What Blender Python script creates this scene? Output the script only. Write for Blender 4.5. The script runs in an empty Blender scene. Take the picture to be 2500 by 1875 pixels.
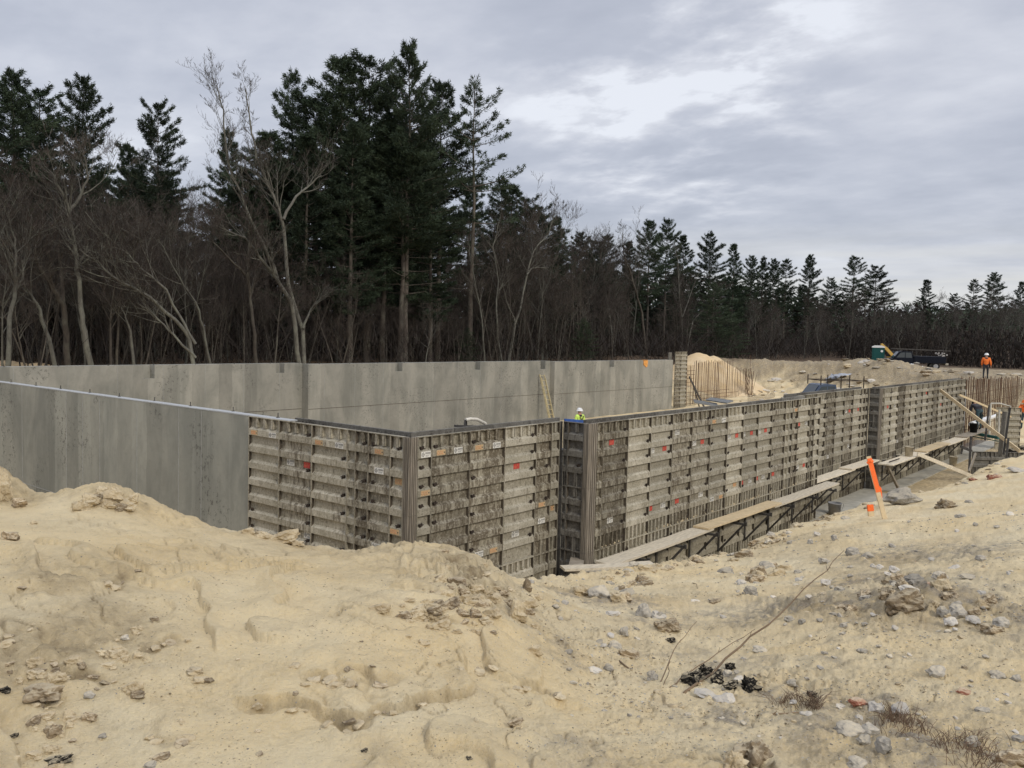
import bpy, bmesh, math, random
import numpy as np
from mathutils import Vector, Matrix
S = bpy.context.scene
COL = S.collection
R_ = math.radians
# ------------------------------------------------------------------ camera
FT = .3048
F_PX, YAW, PITCH, ROLL = 2103.32, .6757, .0578, .0254
CAM = np.array([-30.4043*FT, -30.8057*FT, 5.3186*FT])
FW = np.array([math.cos(YAW)*math.cos(PITCH), math.sin(YAW)*math.cos(PITCH), -math.sin(PITCH)])
_r = np.array([math.sin(YAW), -math.cos(YAW), 0.]); _u = np.cross(_r, FW)
RT = math.cos(ROLL)*_r+math.sin(ROLL)*_u
UP = -math.sin(ROLL)*_r+math.cos(ROLL)*_u
cd = bpy.data.cameras.new('camera'); cam = bpy.data.objects.new('camera', cd); COL.objects.link(cam)
m = Matrix(((RT[0], UP[0], -FW[0], CAM[0]), (RT[1], UP[1], -FW[1], CAM[1]), (RT[2], UP[2], -FW[2], CAM[2]), (0, 0, 0, 1)))
cam.matrix_world = m
cd.sensor_width = 36; cd.lens = 36*F_PX/2500; cd.clip_start = .05; cd.clip_end = 5000
S.camera = cam
def ray(x, y): return FW+RT*(x-1250)/F_PX-UP*(y-937.5)/F_PX
def onz(x, y, z):
    d = ray(x, y); t = (z-CAM[2])/d[2]; return CAM+t*d
def onY(x, y, Y):
    d = ray(x, y); t = (Y-CAM[1])/d[1]; return CAM+t*d
def onX(x, y, X):
    d = ray(x, y); t = (X-CAM[0])/d[0]; return CAM+t*d
def atd(x, y, D): return CAM+D*ray(x, y)
# ------------------------------------------------------------------ sky and sun
SUN_EL, SUN_DIR = 34, Vector((-.25, -.80, 0)).normalized()
w = bpy.data.worlds.new('World'); S.world = w; w.use_nodes = True
nt = w.node_tree; nt.nodes.clear(); N = nt.nodes.new; LK = nt.links.new
def vm(tree, op, *ins, scale=None):
    n = tree.nodes.new('ShaderNodeVectorMath'); n.operation = op
    for i, a in enumerate(ins):
        if hasattr(a, 'links'): tree.links.new(a, n.inputs[i])
        else: n.inputs[i].default_value = a
    if scale is not None: n.inputs['Scale'].default_value = scale
    return n.outputs['Value'] if op in ('DOT_PRODUCT', 'LENGTH') else n.outputs[0]
def mm(tree, op, *ins, clamp=False):
    n = tree.nodes.new('ShaderNodeMath'); n.operation = op; n.use_clamp = clamp
    for i, a in enumerate(ins):
        if hasattr(a, 'links'): tree.links.new(a, n.inputs[i])
        else: n.inputs[i].default_value = a
    return n.outputs[0]
def mr(tree, v, a, b, c=0., d=1., smooth=False):
    n = tree.nodes.new('ShaderNodeMapRange'); n.interpolation_type = 'SMOOTHSTEP' if smooth else 'LINEAR'
    tree.links.new(v, n.inputs[0])
    for i, k in enumerate((a, b, c, d)): n.inputs[i+1].default_value = k
    return n.outputs[0]
def mixc(tree, f, a, b, mode='MIX'):
    n = tree.nodes.new('ShaderNodeMix'); n.data_type = 'RGBA'; n.blend_type = mode
    for i, k in ((0, f), (6, a), (7, b)):
        if hasattr(k, 'links'): tree.links.new(k, n.inputs[i])
        elif i == 0: n.inputs[0].default_value = k
        else: n.inputs[i].default_value = (*k, 1)
    return n.outputs[2]
def noise(tree, vec, scale, detail=4, rough=.55, dist=0., lac=2., typ=None):
    n = tree.nodes.new('ShaderNodeTexNoise'); n.inputs['Scale'].default_value = scale
    n.inputs['Detail'].default_value = detail; n.inputs['Roughness'].default_value = rough
    n.inputs['Distortion'].default_value = dist
    if vec is not None: tree.links.new(vec, n.inputs['Vector'])
    return n.outputs[0]
tc = N('ShaderNodeTexCoord').outputs['Generated']
sky = N('ShaderNodeTexSky'); sky.sky_type = 'NISHITA'; sky.sun_disc = False
sky.sun_elevation = R_(SUN_EL); sky.sun_rotation = math.atan2(SUN_DIR.x, SUN_DIR.y)
sx = N('ShaderNodeSeparateXYZ'); LK(tc, sx.inputs[0])
zz = mm(nt, 'MAXIMUM', sx.outputs[2], .0)
den = mm(nt, 'ADD', zz, .17)
cx = mm(nt, 'DIVIDE', sx.outputs[0], den); cy = mm(nt, 'DIVIDE', sx.outputs[1], den)
cb = N('ShaderNodeCombineXYZ'); LK(cx, cb.inputs[0]); LK(cy, cb.inputs[1])
mp = N('ShaderNodeMapping'); mp.inputs['Rotation'].default_value = (0, 0, R_(28)); mp.inputs['Scale'].default_value = (1.0, .74, 1)
LK(cb.outputs[0], mp.inputs[0])
n1 = noise(nt, mp.outputs[0], .60, 6, .52, .15)
n2 = noise(nt, mp.outputs[0], 2.6, 6, .56, .1)
n3_ = noise(nt, mp.outputs[0], 7., 5, .55, .1)
nn = mm(nt, 'ADD', mm(nt, 'ADD', mm(nt, 'MULTIPLY', n1, .54), mm(nt, 'MULTIPLY', n2, .32)), mm(nt, 'MULTIPLY', n3_, .14))
fac = mr(nt, nn, .36, .68)
d0 = ray(1640, 110); d0 = d0/np.linalg.norm(d0)
nd = N('ShaderNodeVectorMath'); nd.operation = 'NORMALIZE'; LK(tc, nd.inputs[0])
dd = vm(nt, 'DOT_PRODUCT', nd.outputs[0], tuple(d0))
gap = mr(nt, dd, .972, .999, smooth=True)
fac2 = mm(nt, 'ADD', fac, mm(nt, 'MULTIPLY', gap, mm(nt, 'MULTIPLY', mr(nt, n2, .42, .60, -.05, .62), mr(nt, n3_, .40, .60, .35, 1.15))), clamp=True)
ramp = N('ShaderNodeValToRGB'); e = ramp.color_ramp; e.interpolation = 'B_SPLINE'
e.elements[0].position = 0; e.elements[0].color = (.435, .465, .55, 1)
e.elements[1].position = 1; e.elements[1].color = (.90, .93, 1., 1)
k = e.elements.new(.38); k.color = (.56, .59, .68, 1)
k = e.elements.new(.72); k.color = (.71, .73, .80, 1)
LK(fac2, ramp.inputs[0])
# pale band low over the horizon towards the right of the view
hz = ray(2300, 700); hz = hz/np.linalg.norm(hz)
hb = mm(nt, 'MULTIPLY', mr(nt, sx.outputs[2], .015, .15, 1, 0, True), mr(nt, vm(nt, 'DOT_PRODUCT', nd.outputs[0], tuple(hz)), .82, .99, 0, 1, True))
mp2 = N('ShaderNodeMapping'); mp2.inputs['Scale'].default_value = (2, 2, 42); LK(tc, mp2.inputs[0])
st = noise(nt, mp2.outputs[0], 1.3, 4, .5)
hb = mm(nt, 'MULTIPLY', hb, mr(nt, st, .38, .6, .15, 1.))
c1 = mixc(nt, hb, ramp.outputs[0], (.78, .77, .74))
skc = vm(nt, 'SCALE', sky.outputs[0], scale=.10)
c2 = mixc(nt, .9, skc, c1)
gain = mr(nt, sx.outputs[2], .32, .95, 1., 1.75, True)
c3 = N('ShaderNodeVectorMath'); c3.operation = 'SCALE'; LK(c2, c3.inputs[0]); LK(gain, c3.inputs['Scale'])
bg = N('ShaderNodeBackground'); LK(c3.outputs[0], bg.inputs[0]); bg.inputs[1].default_value = 1.0
wo = N('ShaderNodeOutputWorld'); LK(bg.outputs[0], wo.inputs[0])
sd = bpy.data.lights.new('sun', 'SUN'); so = bpy.data.objects.new('sun', sd); COL.objects.link(so)
sd.energy = 1.5; sd.angle = R_(12); sd.color = (1, .93, .80)
sv = Vector((SUN_DIR.x*math.cos(R_(SUN_EL)), SUN_DIR.y*math.cos(R_(SUN_EL)), math.sin(R_(SUN_EL))))
so.rotation_euler = sv.to_track_quat('Z', 'Y').to_euler()
S.view_settings.view_transform = 'Standard'; S.view_settings.look = 'None'
S.view_settings.exposure = 0; S.view_settings.gamma = 1
S.render.engine = 'CYCLES'
# ------------------------------------------------------------------ numpy noise
def _hash(ix, iy, seed):
    n = (ix.astype(np.int64)*374761393+iy.astype(np.int64)*668265263+seed*1442695041) & 0x7fffffff
    n = ((n ^ (n >> 13))*1274126177) & 0x7fffffff
    n = (n ^ (n >> 16)) & 0x7fffffff
    return n/float(0x7fffffff)
def vnoise(x, y, seed=0):
    x = np.asarray(x, float); y = np.asarray(y, float)
    ix = np.floor(x); iy = np.floor(y); fx = x-ix; fy = y-iy
    g = []
    for ox in (0, 1):
        for oy in (0, 1):
            a = _hash(ix+ox, iy+oy, seed)*2*np.pi
            g.append(np.cos(a)*(fx-ox)+np.sin(a)*(fy-oy))
    u = fx*fx*fx*(fx*(fx*6-15)+10); v = fy*fy*fy*(fy*(fy*6-15)+10)
    a = g[0]*(1-v)+g[1]*v; b = g[2]*(1-v)+g[3]*v
    return (a*(1-u)+b*u)*1.5
def fbm(x, y, sc, octv=4, rough=.5, seed=0):
    s = 0; a = 1; t = 0
    for o in range(octv):
        s = s+a*vnoise(x*sc, y*sc, seed+o*17); t += a; a *= rough; sc *= 2.03
    return s/t
def worley(x, y, sc, seed=0):
    x = np.asarray(x)*sc; y = np.asarray(y)*sc; ix = np.floor(x); iy = np.floor(y)
    f1 = np.full(x.shape, 9.); f2 = np.full(x.shape, 9.); idv = np.zeros(x.shape)
    for ox in (-1, 0, 1):
        for oy in (-1, 0, 1):
            h = _hash(ix+ox, iy+oy, seed); h2 = _hash(ix+ox, iy+oy, seed+91)
            d = np.hypot(ix+ox+h-x, iy+oy+h2-y)
            near = d < f1
            f2 = np.where(near, f1, np.minimum(f2, d)); idv = np.where(near, h, idv); f1 = np.where(near, d, f1)
    return f1, f2, idv
def sst(x, a, b):
    t = np.clip((x-a)/(b-a), 0, 1); return t*t*(3-2*t)
# ------------------------------------------------------------------ tagging, mesh helpers
def tag(o, label=None, cat=None, group=None, kind=None):
    if label: o['label'] = label
    if cat: o['category'] = cat
    if group: o['group'] = group
    if kind: o['kind'] = kind
    return o
def empty(name, loc=(0, 0, 0), rz=0., label=None, cat=None, group=None, parent=None):
    o = bpy.data.objects.new(name, None); COL.objects.link(o); o.location = loc; o.rotation_euler = (0, 0, rz)
    o.empty_display_size = .1
    if parent: o.parent = parent
    return tag(o, label, cat, group)
def link(name, me, parent=None, loc=(0, 0, 0), rot=(0, 0, 0), scale=None):
    o = bpy.data.objects.new(name, me); COL.objects.link(o); o.location = loc; o.rotation_euler = rot
    if scale is not None: o.scale = scale if hasattr(scale, '__len__') else (scale,)*3
    if parent: o.parent = parent
    return o
class MB:
    def __init__(s): s.v = []; s.f = []; s.m = []
    def quad(s, a, b, c, d, m=0):
        i = len(s.v); s.v += [tuple(a), tuple(b), tuple(c), tuple(d)]; s.f.append((i, i+1, i+2, i+3)); s.m.append(m)
    def poly(s, pts, m=0):
        i = len(s.v); s.v += [tuple(p) for p in pts]; s.f.append(tuple(range(i, i+len(pts)))); s.m.append(m)
    def hexa(s, p, m=0):   # 8 points: bottom 4 ccw, top 4
        i = len(s.v); s.v += [tuple(q) for q in p]
        for f in ((0, 3, 2, 1), (4, 5, 6, 7), (0, 1, 5, 4), (1, 2, 6, 5), (2, 3, 7, 6), (3, 0, 4, 7)):
            s.f.append(tuple(i+k for k in f)); s.m.append(m)
    def box(s, x0, x1, y0, y1, z0, z1, m=0):
        s.hexa([(x0, y0, z0), (x1, y0, z0), (x1, y1, z0), (x0, y1, z0), (x0, y0, z1), (x1, y0, z1), (x1, y1, z1), (x0, y1, z1)], m)
    def beam(s, a, b, w, h, m=0, up=(0, 0, 1), roll=0.):
        a = Vector(a); b = Vector(b); d = (b-a).normalized(); u = Vector(up)
        if abs(d.dot(u)) > .98: u = Vector((1, 0, 0))
        r = d.cross(u).normalized(); u = r.cross(d)
        if roll: q = Matrix.Rotation(roll, 3, d); r = q @ r; u = q @ u
        P = []
        for e in (a, b):
            P.append([e-r*w/2-u*h/2, e+r*w/2-u*h/2, e+r*w/2+u*h/2, e-r*w/2+u*h/2])
        i = len(s.v); s.v += [tuple(q) for q in P[0]+P[1]]
        for f in ((3, 2, 1, 0), (4, 5, 6, 7), (0, 1, 5, 4), (1, 2, 6, 5), (2, 3, 7, 6), (3, 0, 4, 7)):
            s.f.append(tuple(i+k for k in f)); s.m.append(m)
    def prism(s, pts, axis, a, b, m=0):   # pts 2D outline extruded along axis from a to b
        def P(p, t):
            return {'x': (t, p[0], p[1]), 'y': (p[0], t, p[1]), 'z': (p[0], p[1], t)}[axis]
        n = len(pts); i = len(s.v)
        s.v += [P(p, a) for p in pts]+[P(p, b) for p in pts]
        s.f.append(tuple(range(i+n-1, i-1, -1))); s.m.append(m)
        s.f.append(tuple(range(i+n, i+2*n))); s.m.append(m)
        for k in range(n):
            k2 = (k+1) % n; s.f.append((i+k, i+k2, i+n+k2, i+n+k)); s.m.append(m)
    def tube(s, pts, rad, n=5, m=0, cap=True):
        pts = [Vector(p) for p in pts]; i0 = len(s.v)
        if not hasattr(rad, '__len__'): rad = [rad]*len(pts)
        ref = None
        for k, p in enumerate(pts):
            d = (pts[min(k+1, len(pts)-1)]-pts[max(k-1, 0)]).normalized()
            if ref is None: ref = Vector((0, 0, 1)) if abs(d.z) < .9 else Vector((1, 0, 0))
            r = d.cross(ref).normalized(); u = r.cross(d); ref = u if u.length > .1 else ref
            for j in range(n):
                a = 2*math.pi*j/n; s.v.append(tuple(p+(r*math.cos(a)+u*math.sin(a))*rad[k]))
        for k in range(len(pts)-1):
            for j in range(n):
                j2 = (j+1) % n; s.f.append((i0+k*n+j, i0+k*n+j2, i0+(k+1)*n+j2, i0+(k+1)*n+j)); s.m.append(m)
        if cap:
            s.f.append(tuple(i0+j for j in range(n-1, -1, -1))); s.m.append(m)
            s.f.append(tuple(i0+(len(pts)-1)*n+j for j in range(n))); s.m.append(m)
    def mesh(s, name, mats, smooth=False):
        me = bpy.data.meshes.new(name); me.from_pydata(s.v, [], s.f)
        for a in (mats if isinstance(mats, (list, tuple)) else [mats]): me.materials.append(a)
        if any(s.m): me.polygons.foreach_set('material_index', s.m)
        if smooth: me.polygons.foreach_set('use_smooth', [True]*len(s.f))
        me.update(); return me
    def build(s, name, mats, parent=None, loc=(0, 0, 0), rot=(0, 0, 0), smooth=False):
        return link(name, s.mesh(name, mats, smooth), parent, loc, rot)
def np_mesh(name, V, T, mats, smooth=True):   # V (n,3), T (m,3 or 4)
    me = bpy.data.meshes.new(name); k = T.shape[1]
    me.vertices.add(len(V)); me.vertices.foreach_set('co', V.astype(np.float32).ravel())
    me.loops.add(T.size); me.loops.foreach_set('vertex_index', T.astype(np.int32).ravel())
    me.polygons.add(len(T)); me.polygons.foreach_set('loop_start', np.arange(0, T.size, k, dtype=np.int32))
    me.polygons.foreach_set('loop_total', np.full(len(T), k, np.int32))
    if smooth: me.polygons.foreach_set('use_smooth', np.ones(len(T), bool))
    for a in (mats if isinstance(mats, (list, tuple)) else [mats]): me.materials.append(a)
    me.update(calc_edges=True); return me
# ------------------------------------------------------------------ materials
def newmat(name):
    a = bpy.data.materials.new(name); a.use_nodes = True; t = a.node_tree; b = t.nodes['Principled BSDF']
    b.inputs['Specular IOR Level'].default_value = .25
    return a, t, b
def bump(t, b, h, strength, dist):
    n = t.nodes.new('ShaderNodeBump'); n.inputs['Strength'].default_value = strength; n.inputs['Distance'].default_value = dist
    t.links.new(h, n.inputs['Height']); t.links.new(n.outputs[0], b.inputs['Normal'])
def objco(t): return t.nodes.new('ShaderNodeTexCoord').outputs['Object']
def worldco(t): return t.nodes.new('ShaderNodeNewGeometry').outputs['Position']
def mapping(t, v, sc=(1, 1, 1), rot=(0, 0, 0)):
    n = t.nodes.new('ShaderNodeMapping'); t.links.new(v, n.inputs[0]); n.inputs['Scale'].default_value = sc; n.inputs['Rotation'].default_value = rot
    return n.outputs[0]
def simple(name, col, rough=.7, metal=0., var=.25, sc=6., bmp=.2, rnd=.15, spec=.25, streak=None):
    a, t, b = newmat(name); v = worldco(t)
    if streak: v = mapping(t, v, streak)
    n = noise(t, v, sc, 5, .6)
    f = mr(t, n, .3, .7)
    lo = tuple(c*(1-var) for c in col); hi = tuple(min(1, c*(1+var)) for c in col)
    c = mixc(t, f, lo, hi)
    if rnd:
        oi = t.nodes.new('ShaderNodeObjectInfo')
        g = mr(t, oi.outputs['Random'], 0, 1, 1-rnd, 1+rnd)
        x = t.nodes.new('ShaderNodeVectorMath'); x.operation = 'SCALE'; t.links.new(c, x.inputs[0]); t.links.new(g, x.inputs['Scale']); c = x.outputs[0]
    t.links.new(c, b.inputs['Base Color']); b.inputs['Roughness'].default_value = rough; b.inputs['Metallic'].default_value = metal
    b.inputs['Specular IOR Level'].default_value = spec
    if bmp: bump(t, b, n, bmp, .01)
    return a
# ground: sand, damp soil, grit and forest litter, mixed by attributes
def mat_ground():
    a, t, b = newmat('sandy_soil'); v = worldco(t)
    def attr(nm):
        n = t.nodes.new('ShaderNodeAttribute'); n.attribute_name = nm; return n.outputs['Fac']
    n1 = noise(t, v, 1.1, 5, .6, .4); n2 = noise(t, v, 9, 6, .65); n3 = noise(t, v, 70, 3, .6)
    c = mixc(t, mr(t, n1, .33, .68), (.77, .592, .318), (.83, .70, .452))
    c = mixc(t, mr(t, n2, .50, .74, 0, .40), c, (.61, .485, .295))
    c = mixc(t, mr(t, n3, .35, .7, 0, .35), c, (.76, .66, .49))
    c = mixc(t, mr(t, noise(t, v, 26, 5, .7), .56, .70, 0, .36), c, (.44, .35, .215))
    c = mixc(t, mr(t, noise(t, v, 110, 3, .7), .62, .72, 0, .42), c, (.35, .275, .17))
    damp = mm(t, 'MULTIPLY', attr('damp'), mr(t, n2, .3, .65, .35, 1.15), clamp=True)
    c = mixc(t, damp, c, (.30, .232, .140))
    # scattered pebble specks
    vo = t.nodes.new('ShaderNodeTexVoronoi'); vo.inputs['Scale'].default_value = 36; t.links.new(v, vo.inputs['Vector'])
    sp = mr(t, vo.outputs['Distance'], .10, .16, 1, 0)
    wn = t.nodes.new('ShaderNodeSeparateColor'); t.links.new(vo.outputs['Color'], wn.inputs[0])
    grit = attr('grit')
    pick = mm(t, 'GREATER_THAN', mm(t, 'ADD', wn.outputs[0], mm(t, 'MULTIPLY', grit, .35)), .86)
    sp = mm(t, 'MULTIPLY', sp, pick)
    c = mixc(t, sp, c, mixc(t, wn.outputs[1], (.14, .12, .10), (.42, .40, .38)))
    gm = mm(t, 'MULTIPLY', grit, mr(t, noise(t, v, 5, 6, .7), .42, .62, 0, .85), clamp=True)
    c = mixc(t, gm, c, mixc(t, mr(t, n3, .3, .7), (.17, .145, .115), (.38, .34, .285)))
    lit = attr('litter')
    lc = mixc(t, mr(t, noise(t, v, 2.2, 6, .7), .35, .65), (.05, .036, .025), (.15, .105, .07))
    c = mixc(t, lit, c, lc)
    t.links.new(c, b.inputs['Base Color']); b.inputs['Roughness'].default_value = .93; b.inputs['Specular IOR Level'].default_value = .12
    h = mm(t, 'ADD', mm(t, 'MULTIPLY', n2, .6), mm(t, 'MULTIPLY', noise(t, v, 42, 6, .75), .55))
    h = mm(t, 'ADD', h, mm(t, 'MULTIPLY', sp, .10))
    bump(t, b, h, .8, .06)
    return a
M_GROUND = mat_ground()
def mat_sandpile():
    a, t, b = newmat('pile_sand'); v = worldco(t)
    n = noise(t, v, .7, 5, .6, .3); n2 = noise(t, mapping(t, v, (1, 1, .3)), 3, 5, .6)
    c = mixc(t, mr(t, n, .3, .7), (.62, .45, .24), (.70, .56, .37)); c = mixc(t, mr(t, n2, .5, .75, 0, .4), c, (.48, .35, .2))
    t.links.new(c, b.inputs['Base Color']); b.inputs['Roughness'].default_value = .95; bump(t, b, n2, .4, .08); return a
M_PILE = mat_sandpile()
def mat_clod():
    a, t, b = newmat('sand_clod'); v = worldco(t)
    n = noise(t, v, 6, 6, .65); n2 = noise(t, v, 40, 4, .6)
    c = mixc(t, mr(t, n, .3, .7), (.40, .318, .20), (.66, .56, .385)); c = mixc(t, mr(t, n2, .5, .8, 0, .5), c, (.27, .21, .15))
    t.links.new(c, b.inputs['Base Color']); b.inputs['Roughness'].default_value = .95; b.inputs['Specular IOR Level'].default_value = .1
    bump(t, b, mm(t, 'ADD', n, mm(t, 'MULTIPLY', n2, .5)), .7, .04); return a
M_CLOD = mat_clod()
def mat_rock(name, lo, hi, sc=9.):
    a, t, b = newmat(name); v = worldco(t)
    n = noise(t, v, sc, 7, .7); n2 = noise(t, v, sc*6, 3, .6)
    c = mixc(t, mr(t, n, .32, .66), lo, hi); c = mixc(t, mr(t, n2, .55, .75, 0, .5), c, tuple(x*.6 for x in lo))
    ge = t.nodes.new('ShaderNodeNewGeometry'); sp = t.nodes.new('ShaderNodeSeparateXYZ'); t.links.new(ge.outputs['Normal'], sp.inputs[0])
    dust = mm(t, 'MULTIPLY', mr(t, sp.outputs[2], .3, .95), mr(t, n, .36, .60, .1, .8))
    c = mixc(t, dust, c, (.58, .49, .335))
    oi = t.nodes.new('ShaderNodeObjectInfo'); g = mr(t, oi.outputs['Random'], 0, 1, .78, 1.2)
    x = t.nodes.new('ShaderNodeVectorMath'); x.operation = 'SCALE'; t.links.new(c, x.inputs[0]); t.links.new(g, x.inputs['Scale'])
    t.links.new(x.outputs[0], b.inputs['Base Color']); b.inputs['Roughness'].default_value = .88
    bump(t, b, mm(t, 'ADD', n, mm(t, 'MULTIPLY', n2, .3)), .6, .02); return a
M_ROCK = mat_rock('grey_stone', (.21, .195, .17), (.47, .445, .40))
M_ROCKP = mat_rock('pale_stone', (.40, .38, .35), (.66, .64, .61))
M_ROCKD = mat_rock('dark_soil_lump', (.17, .135, .095), (.40, .31, .20), 14)
M_BRICK = mat_rock('broken_brick', (.20, .07, .045), (.36, .15, .10))
M_CHAR = mat_rock('charred_wood', (.006, .006, .006), (.028, .026, .025), 20)
# cast concrete with tall board-like tone strips
def mat_concrete(name, axis, base, warm, stripw=.62, zline=None, blotch=True):
    a, t, b = newmat(name); v = worldco(t)
    s = t.nodes.new('ShaderNodeSeparateXYZ'); t.links.new(v, s.inputs[0])
    u = s.outputs[axis]
    wob = mm(t, 'MULTIPLY', noise(t, mapping(t, v, (.4, .4, 1.2)), 1.3, 4, .6), .35)
    uu = mm(t, 'ADD', mm(t, 'DIVIDE', u, stripw), wob)
    fl = mm(t, 'FLOOR', uu)
    wn = t.nodes.new('ShaderNodeTexWhiteNoise'); wn.noise_dimensions = '1D'; t.links.new(fl, wn.inputs['W'])
    tone = mr(t, wn.outputs['Value'], 0, 1, .87, 1.12)
    n1 = noise(t, mapping(t, v, (1, 1, .45)), .9, 6, .6, .5); n2 = noise(t, v, 7, 6, .65); n3 = noise(t, mapping(t, v, (5, 5, .35)), 1.6, 5, .6)
    c = mixc(t, mr(t, n1, .40, .60), base, warm)
    c = mixc(t, mr(t, n3, .50, .70, 0, .5), c, tuple(x*1.35 for x in base))
    c = mixc(t, mr(t, noise(t, v, .5, 5, .65), .50, .66, 0, .4), c, tuple(x*.72 for x in base))
    c = mixc(t, mr(t, n2, .52, .8, 0, .35), c, tuple(x*.68 for x in base))
    if blotch:   # bug holes and honeycombing
        h = mm(t, 'MULTIPLY', mr(t, noise(t, mapping(t, v, (1, 1, .7)), .62, 2, .5), .50, .60), mr(t, noise(t, v, 10, 5, .75), .555, .59))
        c = mixc(t, mm(t, 'MULTIPLY', h, .7), c, (.085, .08, .07))
    x = t.nodes.new('ShaderNodeVectorMath'); x.operation = 'SCALE'; t.links.new(c, x.inputs[0]); t.links.new(tone, x.inputs['Scale'])
    t.links.new(x.outputs[0], b.inputs['Base Color']); b.inputs['Roughness'].default_value = .8
    bump(t, b, mm(t, 'ADD', n2, mm(t, 'MULTIPLY', n1, .8)), .22, .02); return a
M_CONC_L = mat_concrete('grey_concrete_left', 1, (.245, .245, .212), (.345, .338, .288), .62)
M_CONC_F = mat_concrete('grey_concrete_far', 0, (.225, .22, .19), (.32, .305, .262), .62)
M_CONC_T = simple('concrete_top', (.36, .36, .345), .85, var=.2, sc=8, rnd=0)
M_FOOT = simple('footing_concrete', (.40, .38, .32), .9, var=.22, sc=3, rnd=0)
M_STRIP = simple('pale_top_strip', (.43, .44, .44), .6, var=.12, sc=12, rnd=0)
# weathered aluminium form with cement film, brown stains running down
def mat_form(name, base, hi, dark, dk=.5):
    a, t, b = newmat(name); v = worldco(t); oc = objco(t)
    oi = t.nodes.new('ShaderNodeObjectInfo'); rnd = oi.outputs['Random']
    off = t.nodes.new('ShaderNodeVectorMath'); off.operation = 'ADD'; t.links.new(v, off.inputs[0])
    cb = t.nodes.new('ShaderNodeCombineXYZ'); t.links.new(mm(t, 'MULTIPLY', rnd, 37.), cb.inputs[0]); t.links.new(cb.outputs[0], off.inputs[1])
    v = off.outputs[0]
    n1 = noise(t, v, 2.2, 6, .62, .5); n2 = noise(t, mapping(t, v, (1, 1, .22)), 13, 6, .7); n3 = noise(t, v, 26, 5, .7)
    c = mixc(t, mr(t, n1, .34, .66), base, hi)
    s = t.nodes.new('ShaderNodeSeparateXYZ'); t.links.new(oc, s.inputs[0])
    thr = mr(t, rnd, 0, 1, .60, .42)      # every panel has its own amount of staining
    st = mm(t, 'SUBTRACT', mm(t, 'ADD', mm(t, 'MULTIPLY', n2, .6), mm(t, 'MULTIPLY', n1, .4)), thr)
    c = mixc(t, mr(t, st, -.02, .10, 0, .85), c, dark)
    # whole-panel row tone: oily film left between ribs differs row by row
    rw = mm(t, 'FLOOR', mm(t, 'DIVIDE', s.outputs[2], .3048))
    wn = t.nodes.new('ShaderNodeTexWhiteNoise'); wn.noise_dimensions = '2D'
    c2 = t.nodes.new('ShaderNodeCombineXYZ'); t.links.new(rw, c2.inputs[0]); t.links.new(mm(t, 'MULTIPLY', rnd, 91.), c2.inputs[1]); t.links.new(c2.outputs[0], wn.inputs['Vector'])
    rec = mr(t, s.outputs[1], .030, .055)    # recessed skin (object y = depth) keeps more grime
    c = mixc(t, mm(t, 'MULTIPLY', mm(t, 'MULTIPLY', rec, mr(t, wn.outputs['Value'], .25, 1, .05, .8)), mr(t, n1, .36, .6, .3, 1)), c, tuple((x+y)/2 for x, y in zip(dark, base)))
    c = mixc(t, mr(t, n3, .54, .68, 0, .5), c, tuple(min(1, x*1.35) for x in hi))
    c = mixc(t, mr(t, n3, .34, .46, .6, 0), c, tuple(x*.6 for x in dark))
    g = mr(t, mm(t, 'FRACT', mm(t, 'MULTIPLY', rnd, 7.3)), 0, 1, .80, 1.18)
    x = t.nodes.new('ShaderNodeVectorMath'); x.operation = 'SCALE'; t.links.new(c, x.inputs[0]); t.links.new(g, x.inputs['Scale'])
    t.links.new(x.outputs[0], b.inputs['Base Color']); b.inputs['Roughness'].default_value = .72; b.inputs['Metallic'].default_value = .08
    bump(t, b, mm(t, 'ADD', n3, n2), .35, .006); return a
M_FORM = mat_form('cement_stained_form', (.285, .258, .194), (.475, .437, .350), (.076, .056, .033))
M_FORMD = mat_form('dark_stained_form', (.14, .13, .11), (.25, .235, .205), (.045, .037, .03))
M_GRIME_SHADE = simple('form_grime_shade', (.085, .07, .053), .8, var=.4, sc=12, rnd=.2)
M_POST = simple('weathered_post', (.235, .205, .165), .8, var=.5, sc=5, streak=(6, 6, .35), bmp=.4, rnd=.1)
M_STEEL = simple('grimy_steel', (.075, .07, .065), .6, var=.5, sc=9, rnd=.2, metal=.3)
M_RUST = simple('rusty_steel', (.045, .034, .027), .75, var=.4, sc=20, rnd=.2)
M_REBAR = simple('rebar_rust', (.115, .065, .04), .8, var=.3, sc=9, rnd=.25)
M_WOOD = simple('pale_plank', (.70, .62, .48), .8, var=.22, sc=5, streak=(1, 6, 6), rnd=.14)
M_WOODY = simple('new_lumber', (.64, .51, .32), .75, var=.15, sc=8, rnd=.08)
M_WOODG = simple('grey_lumber', (.30, .26, .205), .85, var=.3, sc=6, rnd=.15)
M_ORANGE = simple('orange_paint', (.95, .17, .035), .6, var=.08, sc=20, rnd=0)
M_WHITE = simple('white_plastic', (.78, .78, .77), .5, var=.06, sc=9, rnd=0)
M_BLACK = simple('black_plastic', (.012, .012, .013), .55, var=.2, sc=9, rnd=0)
M_STW = simple('sticker_white', (.66, .64, .58), .6, var=.2, sc=60, rnd=.1)
M_STR = simple('sticker_red', (.52, .075, .06), .6, var=.4, sc=50, rnd=.1)
M_STT = simple('sticker_tan', (.50, .36, .20), .6, var=.25, sc=50, rnd=.1)
M_STO = simple('orange_marking', (.62, .20, .10), .6, var=.25, sc=60, rnd=.1)
M_STK = simple('sticker_ink', (.05, .045, .05), .6, var=.1, sc=60, rnd=0)
M_SKIN = simple('skin', (.42, .24, .17), .6, var=.08, sc=30, rnd=0)
M_NEEDLE_ = None
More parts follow.
